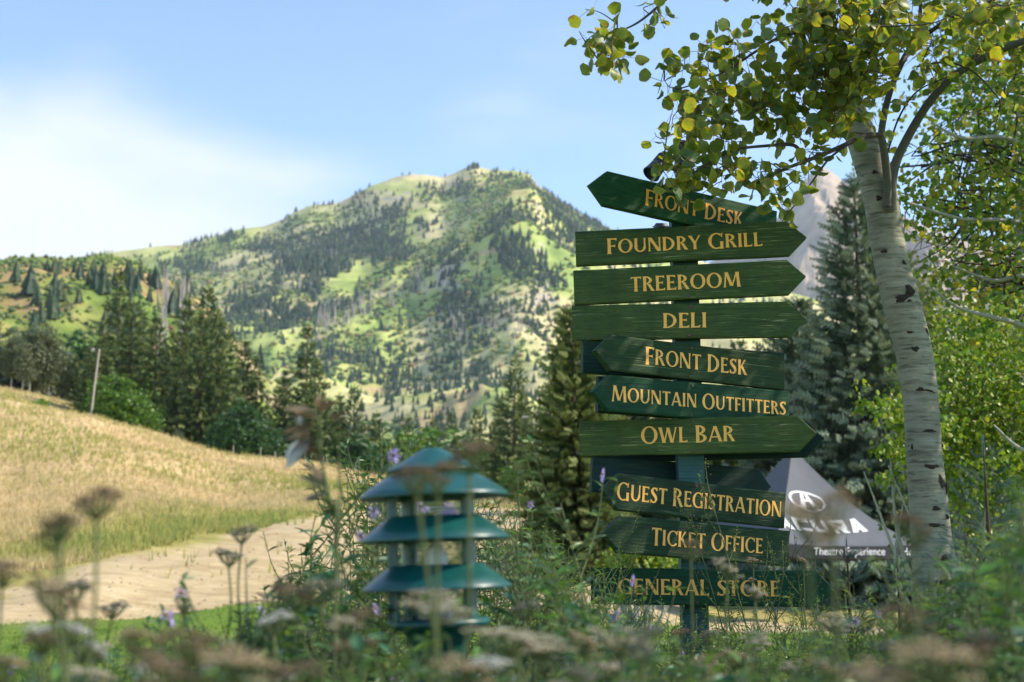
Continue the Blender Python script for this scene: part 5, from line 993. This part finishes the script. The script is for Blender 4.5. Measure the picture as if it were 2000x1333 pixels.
def blob(mb, cen, s_, cols, r):
    cen = np.array(cen); n_ = len(cen); Mx = np.zeros((n_, 3, 3)); 
    for a_ in range(3): Mx[:, a_, a_] = s_ * r.uniform(.7, 1.3, n_) * (.7 if a_ == 2 else 1)
    c = np.array(cols)[r.choice(len(cols), n_)] * r.uniform(.75, 1.2, (n_, 1)); mb.add_many(OCT[0], OCT[1], Mx, cen, c)
def yarrow(seed, hc, heads=1, Rh=.022, tall=1.0):
    r = np.random.default_rng(seed); root = empty('yarrow_plant'); sm = MB(); lf = MB(); tips = []
    bx, by = r.normal(0, .05, 2); main = smooth_path([(0, 0, 0), (bx * .3, by * .3, tall * .4), (bx, by, tall * .86)], 6); sm.add(*tube(main, np.linspace(.0026, .0014, len(main)), 6))
    hs = [(np.array([bx, by, tall]), Rh)]
    for k in range(heads - 1): a_ = r.uniform(0, 6.28); hs.append((np.array([bx + .07 * math.cos(a_), by + .07 * math.sin(a_), tall * r.uniform(.90, .98)]), Rh * r.uniform(.5, .8)))
    for hc_, rh in hs:
        foot = main[-1] if hc_[2] > .99 * tall else main[-3 - int(r.integers(0, 3))]; neck = hc_ - np.array([0, 0, rh * 1.0]); sm.add(*tube(smooth_path([foot, (foot + neck) / 2 + r.normal(0, .004, 3), neck], 3), .0018, 5)); cs = []
        tl = r.normal(0, .45, 2)
        for k in range(15):
            q1 = math.sqrt((k + .5) / 15) * r.uniform(.72, 1.15); a_ = k * 2.4 + r.normal(0, .2); e = hc_ + np.array([rh * q1 * math.cos(a_), rh * q1 * math.sin(a_), -.35 * rh * q1 * q1 + rh * q1 * (tl[0] * math.cos(a_) + tl[1] * math.sin(a_))]); sm.add(*tube([neck, (neck + e) / 2 + np.array([math.cos(a_), math.sin(a_), 0]) * rh * .12 * q1, e], .0009, 4))
            kk = r.uniform(.18, .40); e = e + np.array([0, 0, r.normal(0, .10 * rh)])
            for j in range(11): a2 = j * 2.4; q2 = math.sqrt((j + .5) / 11) * rh * kk; cs.append(e + np.array([q2 * math.cos(a2), q2 * math.sin(a2), .0035 - q2 * .25 + r.normal(0, .001)]))
        fb = MB(); blob(fb, cs, rh * .085, hc, r); fb.build('flower_head', M['petal'], root)
    pos, dr, ln, wd_ = [], [], [], []
    for k in range(11):
        f_ = r.uniform(.1, .85); p0 = main[int(f_ * (len(main) - 1))]; a_ = r.uniform(0, 6.28); L1 = r.uniform(.03, .07); d = np.array([math.cos(a_), math.sin(a_), .8]); d /= np.linalg.norm(d)
        for j in range(8):
            for sgn in (-1, 1): pos.append(p0 + d * L1 * (j + 1) / 8); sd_ = np.array([-d[1], d[0], .15]) * sgn; dr.append(sd_ + d * .7); ln.append(L1 * .28 * (1 - j / 11)); wd_.append(.0022)
    leaves_on(lf, pos, dr, ln, wd_, [(.06, .11, .045), (.09, .13, .06)], r); sm.build('stem', M['stem'], root, True); lf.build('leaves', M['herb'], root)['kind'] = 'stuff'; return root
def daisy(mb, c, nrm, rad, r, col=((.42, .34, .62), (.50, .44, .68)), disc=(.45, .30, .05)):
    nrm = nrm / np.linalg.norm(nrm); a_ = np.cross(nrm, [0, 0, 1.01]); a_ /= np.linalg.norm(a_); b_ = np.cross(nrm, a_); n_ = 15; dirs = [math.cos(t_) * a_ + math.sin(t_) * b_ + nrm * .12 for t_ in np.arange(n_) * 6.283 / n_ + r.normal(0, .06, n_)]
    leaves_on(mb, [c] * n_, dirs, [rad] * n_, [rad * .26] * n_, col, r); blob(mb, [c + nrm * .001 + (a_ * math.cos(t_) + b_ * math.sin(t_)) * rad * .13 for t_ in np.arange(6) * 1.05], rad * .16, [disc], r)
def herb(seed, kind, nflow=0, tall=1.0):
    r = np.random.default_rng(seed); nm = {'aster': 'aster_plant', 'narrow': 'narrow_leaved_herb', 'broad': 'leafy_meadow_plant', 'seed': 'budding_herb'}[kind]; root = empty(nm); sm = MB(); lf = MB(); bd = MB(); pos, dr, ln, wd_ = [], [], [], []; tips = []
    sty = dict(aster=dict(L=(.04, .07), W=.27, n=40, br=9, bl=(.08, .2), col=[(.07, .15, .045), (.13, .22, .06), (.06, .11, .06)], sub=9), narrow=dict(L=(.045, .08), W=.14, n=64, br=6, bl=(.06, .14), col=[(.11, .22, .05), (.18, .28, .065), (.07, .14, .05)], sub=9),
               broad=dict(L=(.06, .10), W=.30, n=30, br=4, bl=(.05, .12), col=[(.045, .12, .065), (.08, .19, .09), (.11, .22, .05)], sub=6), seed=dict(L=(.02, .04), W=.12, n=22, br=11, bl=(.06, .14), col=[(.07, .13, .035), (.10, .16, .05)], sub=8))[kind]
    bx, by = r.normal(0, .09, 2); main = smooth_path([(0, 0, 0), (bx * .25, by * .25, tall * .45), (bx, by, tall)], 8); sm.add(*tube(main, np.linspace(.004, .0012, len(main)), 6))
    def put(p, d, l): pos.append(p); dr.append(d); ln.append(l); wd_.append(l * sty['W'] * r.uniform(.8, 1.2))
    for k in range(sty['n']):
        f_ = .25 + .75 * (k + r.random()) / sty['n']; p0 = main[0] * 0 + np.array([np.interp(f_ * tall, main[:, 2], main[:, i_]) for i_ in range(3)]); a_ = k * 2.4 + r.normal(0, .3); put(p0, np.array([math.cos(a_), math.sin(a_), r.uniform(-.1, 1.0)]), r.uniform(*sty['L']) * (1.1 - .5 * f_))
    for k in range(sty['br']):
        f_ = r.uniform(.55, .97); p0 = np.array([np.interp(f_ * tall, main[:, 2], main[:, i_]) for i_ in range(3)]); a_ = r.uniform(0, 6.28); l = r.uniform(*sty['bl']); e = p0 + np.array([math.cos(a_) * l * .6, math.sin(a_) * l * .6, l]); br = smooth_path([p0, (p0 + e) / 2 + np.array([math.cos(a_), math.sin(a_), 0]) * l * .12, e], 4); sm.add(*tube(br, np.linspace(.0018, .0008, len(br)), 4)); tips.append(e)
        for j in range(sty['sub']): q1 = br[int(r.integers(1, len(br)))]; a2 = r.uniform(0, 6.28); put(q1, np.array([math.cos(a2), math.sin(a2), r.uniform(0, 1.2)]), r.uniform(*sty['L']) * .42)
        if kind in ('seed', 'narrow'):
            cs = [br[int(r.integers(2, len(br)))] + r.normal(0, .007, 3) for _ in range(7)] + [e]; blob(bd, cs, .0034, [(.30, .34, .06), (.20, .26, .06)], r)
    tips.append(main[-1]); leaves_on(lf, pos, dr, ln, wd_, sty['col'], r); sm.build('stem', M['stem'], root, True); lf.build('leaves', M['herb'], root)['kind'] = 'stuff'
    if bd.n: bd.build('buds', M['petal'], root)['kind'] = 'stuff'
    r.shuffle(tips)
    for t_ in tips[:nflow]:
        fb = MB(); daisy(fb, np.array(t_), np.array([r.normal(0, .5), -.7, r.uniform(.1, .9)]), r.uniform(.011, .016), r); fb.build('flower', M['petal'], root)
    return root
BRN = [(.24, .18, .11), (.34, .26, .17), (.17, .13, .08)]; TAN = [(.42, .33, .20), (.54, .44, .28), (.34, .27, .17)]; CRM = [(.55, .50, .36), (.62, .58, .45), (.42, .38, .27)]; GRY = [(.18, .19, .13), (.25, .26, .19), (.30, .28, .22)]; WHT = [(.60, .60, .55), (.68, .68, .64), (.50, .50, .44)]
YT = {k: [yarrow(300 + i * 7 + j, c, 1 + j, .023) for j in range(3)] for i, (k, c) in enumerate((('dried brown', BRN), ('tan', TAN), ('cream', CRM), ('grey green', GRY), ('whitish', WHT)))}
HT = {'aster': [herb(400, 'aster', 2), herb(401, 'aster', 0), herb(402, 'aster', 0), herb(403, 'aster', 5), herb(404, 'aster', 0)], 'narrow': [herb(410 + i, 'narrow') for i in range(4)], 'broad': [herb(420 + i, 'broad') for i in range(3)], 'seed': [herb(430 + i, 'seed') for i in range(3)]}
used = {}
plants = []
def tipxy(t): # horizontal offset of the top of a template
    st2 = [c for c in t.children if c.name.startswith('stem')][0]; me = st2.data; n_ = len(me.vertices); co = np.zeros(n_ * 3, np.float32); me.vertices.foreach_get('co', co); co = co.reshape(-1, 3); return co[co[:, 2].argmax()]
TIPS = {}
def place(t, px, py, Y, lab, cat, grp, sc=None):
    if t.name not in TIPS: TIPS[t.name] = (t, tipxy(t))
    tip = TIPS[t.name][1]; p = U(px, py, Y); g0 = gz1(p[0], p[1]); s_ = (p[2] - g0) / tip[2]; sxy = sc or min(max(s_, .8), 1.15) * (1.25 if 'stem' in lab and Y < 3 else 1); a_ = rng.uniform(0, 6.28); dx = (tip[0] * math.cos(a_) - tip[1] * math.sin(a_)) * sxy; dy = (tip[0] * math.sin(a_) + tip[1] * math.cos(a_)) * sxy
    o = dup(t, (p[0] - dx, p[1] - dy, g0 - 0.0), a_, (sxy, sxy, s_)); o['label'] = lab; o['category'] = cat; o['group'] = grp; used[t.name] = 1; plants.append((o, px, py, Y)); return o
def where(px, py):
    if px < 330: return 'at the lower left over the lawn'
    if px < 700: return 'left of the pagoda lamp'
    if px < 880: return 'in front of the pagoda lamp' if py > 1000 else 'beside the lamp cap'
    if px < 1130: return 'just right of the pagoda lamp'
    if px < 1400: return 'before the left half of GENERAL STORE'
    if px < 1640: return 'before the right half of GENERAL STORE'
    if px < 1860: return 'at the foot of the pale aspen'
    return 'in the lower right corner'
YL = [(205, 962, 1.35, 'dried brown', 1, 1.1), (120, 1018, 1.35, 'dried brown', 0, .75), (492, 1032, 2.3, 'grey green', 1, 1), (428, 1078, 2.3, 'grey green', 1, 1), (70, 1128, 1.25, 'dried brown', 2, 1.2), (158, 1140, 1.8, 'grey green', 1, 1), (62, 1228, 1.6, 'whitish', 1, 1), (10, 1100, 1.6, 'dried brown', 0, 1), (350, 1240, 1.15, 'dried brown', 1, 1.2), (440, 1275, 1.1, 'tan', 1, 1.2), (300, 1290, 1.1, 'dried brown', 0, 1.3), (560, 1150, 1.5, 'dried brown', 1, 1), (545, 1205, 1.7, 'whitish', 0, 1), (640, 1140, 1.5, 'grey green', 0, 1),
      (835, 1165, 1.45, 'cream', 1, 1.5), (955, 1235, 1.4, 'cream', 2, 1.5), (880, 1290, 1.35, 'tan', 1, 1.2), (935, 872, 1.35, 'dried brown', 1, 1.05), (872, 910, 1.4, 'dried brown', 0, .9), (1640, 966, 1.1, 'tan', 0, .95), (1555, 985, 1.1, 'tan', 0, .9), (1760, 1010, 1.25, 'dried brown', 0, .8), (1412, 1098, 2.3, 'cream', 1, 1), (1350, 1058, 2.2, 'dried brown', 0, .8), (1335, 1232, 3.0, 'dried brown', 1, 1), (1372, 1285, 2.0, 'tan', 0, 1), (1750, 1190, 1.35, 'dried brown', 1, 1), (1800, 1262, 1.0, 'tan', 1, 1.35), (1690, 1300, 1.0, 'tan', 0, 1.2), (1470, 1092, 4.7, 'tan', 1, 1), (1920, 1260, 1.3, 'dried brown', 1, 1), (1040, 1180, 2.0, 'grey green', 1, 1), (1120, 1240, 1.8, 'tan', 0, 1), (1560, 1090, 4.4, 'tan', 0, .9), (240, 1180, 2.2, 'grey green', 1, 1), (20, 1290, 1.3, 'tan', 1, 1)]
for i_ in range(24):
    px = rng.uniform(-20, 2020); YL.append((px, rng.uniform(1205, 1330), rng.uniform(1.2, 2.4), str(rng.choice(['dried brown', 'tan', 'cream', 'grey green', 'whitish'])), int(rng.integers(0, 3)), rng.uniform(.6, 1.4)))
for px, py, Y, k, j, sc in YL: place(YT[k][min(j, 2)], px, py, Y, '%s flat topped yarrow head %s' % (k, where(px, py)), 'flower', 'flat topped yarrow in the foreground meadow', sc)
NE = ([0, 150, 300, 450, 560, 640, 700, 760, 860, 1000, 1060, 1200, 1400, 1600, 1700, 1850, 1950, 2000, 2300], [1250, 1230, 1240, 1220, 1120, 1070, 1040, 1150, 1260, 1110, 1090, 1200, 1270, 1250, 1200, 1150, 1010, 950, 950])
FE = ([0, 300, 520, 600, 660, 700, 740, 800, 950, 1020, 1100, 1200, 1300, 1500, 1650, 1700, 1800, 1900, 2000, 2300], [1330, 1310, 1200, 1090, 960, 900, 850, 840, 900, 960, 1080, 1110, 1170, 1175, 1135, 1140, 1130, 1030, 960, 950])
def pick(px, far):
    if far: return rng.choice(['narrow', 'seed', 'aster'], p=[.55, .15, .3]) if px > 1050 else rng.choice(['aster', 'broad', 'seed', 'narrow'], p=[.6, .1, .1, .2])
    return rng.choice(['aster', 'broad', 'narrow'], p=[.6, .25, .15])
CATN = dict(aster='lilac flowered aster stem', broad='broad leaved green stem', narrow='narrow leaved light green stem', seed='fine budding green stem')
def scatter_plants(n, env_, y0, y1, far, jit):
    for i in range(n):
        px = rng.uniform(-60, 2080)
        if px < 520 and rng.random() > (.55 if not far else .12): continue
        py = np.interp(px, *env_) + abs(rng.normal(0, jit)); Y = rng.uniform(y0, y1); kd = pick(px, far); t = HT[kd][int(rng.integers(0, len(HT[kd])))] if kd != 'aster' else HT[kd][int(rng.choice([0, 1, 2, 4], p=[.06, .32, .32, .30]))]
        if 680 < px < 1030 and not far and Y < 2.75 and py < 1225: py = 1225 + rng.uniform(0, 70)
        if not far and (540 < px < 690 or 1010 < px < 1200) and Y < 2.1: Y += .8
        if py > 1420: continue
        has = any(c.name.startswith('flower') for c in t.children); nm = CATN[kd] if (kd != 'aster' or has) else 'leafy dark green aster stem'
        place(t, px, py, Y, '%s %s' % (nm, where(px, py)), 'plant', 'meadow stems ' + where(px, py))
scatter_plants(230, NE, 1.35, 2.9, False, 60)
scatter_plants(250, FE, 3.2, 5.3, True, 55)
scatter_plants(190, ([0, 450, 560, 640, 700, 1000, 1060, 1150, 1300, 1600, 1800, 1900, 2000, 2300], [1250, 1210, 1100, 1050, 1230, 1230, 1060, 1130, 1250, 1250, 1180, 1080, 1000, 950]), 2.5, 3.6, False, 70)
scatter_plants(110, ([-60, 1130, 1131, 1300, 1500, 1700, 1701, 2300], [1500, 1500, 1190, 1205, 1200, 1180, 1500, 1500]), 4.3, 5.5, True, 30)
scatter_plants(60, ([0, 540, 541, 600, 680, 700, 701, 1000, 1001, 1100, 1180, 1181, 2300], [1500, 1500, 1100, 1010, 930, 930, 1240, 1240, 960, 1060, 1150, 1500, 1500]), 2.8, 3.8, True, 60)
scatter_plants(60, (FE[0], [v + 90 for v in FE[1]]), 5.9, 7.5, True, 50)
# a few that matter: stems crossing the boards, lilac flowers by the lamp
for px, py, Y, k, j, nm in [(1378, 905, 5.35, 'seed', 0, 'lilac tipped budding stem crossing GUEST REGISTRATION'), (1250, 990, 5.4, 'seed', 1, 'fine budding stem crossing the left end of TICKET OFFICE'), (1600, 1000, 5.2, 'seed', 2, 'fine dark stem in front of the tent wordmark'), (1320, 965, 5.4, 'seed', 0, 'thin budding stem before GUEST REGISTRATION'), (1545, 985, 5.3, 'seed', 2, 'fine stem right of the GUEST REGISTRATION end'),
        (1500, 1060, 5.2, 'seed', 1, 'light green budding stem before the S of STORE'), (1400, 1110, 5.3, 'narrow', 0, 'leafy stem before the letters of STORE'), (1290, 1100, 5.2, 'narrow', 1, 'leafy stem before the letters of GENERAL'), (1210, 1060, 4.8, 'seed', 1, 'thin stem at the left end of GENERAL STORE'),
        (745, 838, 2.9, 'aster', 3, 'lilac aster standing highest left of the lamp cap'), (772, 850, 3.0, 'aster', 0, 'lilac aster touching the left of the lamp cap'), (722, 876, 2.8, 'aster', 3, 'lower lilac aster left of the lamp cap'), (660, 915, 2.7, 'aster', 1, 'tall stem right of the brown seed stalk'), (1180, 1248, 2.4, 'aster', 3, 'out of focus lilac aster below GENERAL STORE'), (190, 1300, 1.7, 'aster', 3, 'out of focus lilac aster at the lower left'), (690, 1090, 2.9, 'aster', 3, 'lilac aster by the second lamp shade'), (1880, 1160, 2.2, 'aster', 0, 'lilac aster right of the aspen foot'),
        (1010, 905, 3.1, 'aster', 1, 'lilac aster right of the lamp cap'), (1020, 860, 3.0, 'aster', 0, 'thin aster stem above right of the lamp')]:
    place(HT[k][j], px, py, Y, nm, 'plant', 'single stems that stand out')
# tall stalk with curled brown leaves
def stalk():
    root = empty('dried_stalk'); r = np.random.default_rng(5); x0, y0 = U(655, 1110, 1.95)[:2]; root.location = (x0, y0, 0); tagp(root, 'tall dried stalk with curled brown leaves rising left of the pagoda lamp', 'plant'); o_ = np.array([x0, y0, 0]); sm = MB(); lf = MB()
    for path, rr in (([(x0, y0, 0), U(656, 1110, 1.95), U(650, 1010, 1.95), U(632, 920, 1.95), U(622, 850, 1.95), U(628, 790, 1.95)], .0035), ([U(656, 1090, 1.95), U(664, 1000, 1.93), U(662, 910, 1.92), U(660, 850, 1.9)], .0025)):
        P_ = smooth_path([np.array(p) - o_ for p in path], 6); sm.add(*tube(P_, np.linspace(rr, rr * .5, len(P_)), 6))
    sm.build('stem', M['stem'], root, True)
    for px, py, dx, dz, l, c in [(628, 800, -.2, 1, .030, BRN[1]), (625, 805, .5, .9, .030, BRN[2]), (618, 815, -1, .2, .05, BRN[1]), (640, 800, .35, 1, .035, BRN[0]), (646, 815, .7, .3, .03, BRN[2]), (610, 832, -1, -.25, .055, BRN[0]), (606, 850, -1, .05, .05, BRN[1]), (600, 862, -1, -.3, .055, WHT[0]), (618, 858, -.9, -.5, .04, BRN[2]), (612, 870, -1, -.6, .04, BRN[0]), (628, 900, -.8, .8, .035, BRN[2]), (632, 940, -.8, .9, .045, BRN[1]), (634, 955, -1, .3, .045, GRY[0]), (640, 965, -1, -.15, .045, GRY[1]), (655, 1005, -.9, .4, .035, (.05, .08, .03)), (640, 840, .6, .6, .035, (.05, .08, .03)), (655, 860, .9, .3, .03, (.06, .09, .03)), (585, 825, -.5, .6, .015, WHT[1])]:
        p = U(px, py, 1.95) - o_; ps = [p + r.normal(0, .002, 3) for _ in range(3)]; ds = [np.array([dx, r.normal(0, .4), dz]) + r.normal(0, .25, 3) for _ in range(3)]; leaves_on(lf, ps, ds, [l * q for q in (.9, .7, .55)], [l * .32] * 3, [c], r)
    lf.build('dried_leaves', M['petal'], root)['kind'] = 'stuff'
stalk()
# orange flower and pale boulder
of_ = empty('orange_flower'); p = U(1196, 1212, 4.6); of_.location = (p[0], p[1], 0); tagp(of_, 'single orange flower below the left end of GENERAL STORE', 'flower'); mb = MB(); mb.add(*tube([(0, 0, 0), (.01, 0, p[2] * .5), (0, 0, p[2])], .003, 5)); mb.build('stem', M['stem'], of_)
mb = MB(); daisy(mb, np.array([0, 0, p[2]]), np.array([-.2, -1, .5]), .030, rng, ((.75, .30, .02), (.80, .40, .03)), (.3, .12, .02)); mb.build('petals', M['petal'], of_)
r = np.random.default_rng(9); th, ph = np.meshgrid(np.linspace(0, 2 * math.pi, 25)[:-1], np.linspace(.02, math.pi - .02, 13), indexing='ij'); rr = 1 + .16 * (fbm(th * 1.1 + 3, ph * 1.5, 3, 4) - .5) * 2
Vb = np.stack([.26 * rr * np.cos(th) * np.sin(ph), .2 * rr * np.sin(th) * np.sin(ph), .24 * rr * np.cos(ph)], -1).reshape(-1, 3); mb = MB(); mb.add(Vb, [((i * 13 + j), (i * 13 + j + 1), (((i + 1) % 24) * 13 + j + 1), (((i + 1) % 24) * 13 + j)) for i in range(24) for j in range(12)])
pb = U(884, 1322, 3.4); o = mb.build('boulder', M['rock'], smooth=True, loc=(pb[0], pb[1], pb[2] - .22)); tagp(o, 'pale grey rounded boulder top below the pagoda lamp at the bottom edge', 'rock')
pbz = pb[2] - .44; mb = MB(); mb.add(Vb * np.array([1.5, 1.5, 1.6]), mb.q or [((i * 13 + j), (i * 13 + j + 1), (((i + 1) % 24) * 13 + j + 1), (((i + 1) % 24) * 13 + j)) for i in range(24) for j in range(12)]); o = mb.build('boulder', M['rock'], smooth=True, loc=(pb[0] + .03, pb[1] + .05, .12)); tagp(o, 'larger boulder half buried beneath the pale boulder top', 'rock')
# undergrowth
r = np.random.default_rng(77); n_ = 9000; Yd = r.uniform(3.0, 8.5, n_); pxx = r.uniform(560, 2300, n_); x = (pxx - 1000) / F * Yd; zt = .50 + .25 * fbm(x * 2, Yd * 2, 3, 66); z = zt * r.random(n_) ** .45; d = r.normal(0, 1, (n_, 3)); d[:, 2] = abs(d[:, 2]) + .3
mb = MB(); leaves_on(mb, np.stack([x, Yd, z], 1), d, r.uniform(.05, .11, n_), r.uniform(.008, .022, n_), [(.06, .13, .04), (.10, .18, .045), (.13, .21, .05), (.07, .12, .06)], r); tagp(mb.build('undergrowth', M['herb']), 'tangled green undergrowth filling the flower bed around the signpost', 'undergrowth', None, 'stuff')
# remove the unused first copies
for lst_ in list(YT.values()) + list(HT.values()):
    for t in lst_:
        for c in list(t.children): bpy.data.objects.remove(c)
        bpy.data.objects.remove(t)
# give repeated labels their rank
from collections import defaultdict
ORD = ['leftmost', 'second', 'third', 'fourth', 'fifth', 'sixth', 'seventh', 'eighth', 'ninth', 'tenth', 'eleventh', 'twelfth']
dd = defaultdict(list)
for o, px, py, Y in plants: dd[o['label']].append((o, px, py, Y))
for lb, it in dd.items():
    if len(it) < 2: continue
    it.sort(key=lambda q: q[1])
    for i_, q in enumerate(it):
        if len(it) <= 79: q[0]['label'] = ('leftmost ' if i_ == 0 else ordw(i_ + 1) + ' from left, ') + lb
# ------------------------------------------------------------ air
hz_ = MB(); box(hz_, -7500, 7500, -400, 6800, -3, 1750); m = bpy.data.materials.new('haze'); m.use_nodes = True; t = m.node_tree; t.nodes.clear(); pv = t.nodes.new('ShaderNodeVolumePrincipled'); pv.inputs['Color'].default_value = (.72, .86, 1, 1); pv.inputs['Density'].default_value = 5e-5; ou = t.nodes.new('ShaderNodeOutputMaterial'); t.links.new(pv.outputs[0], ou.inputs['Volume'])
tagp(hz_.build('haze', m), None, None, None, 'stuff')
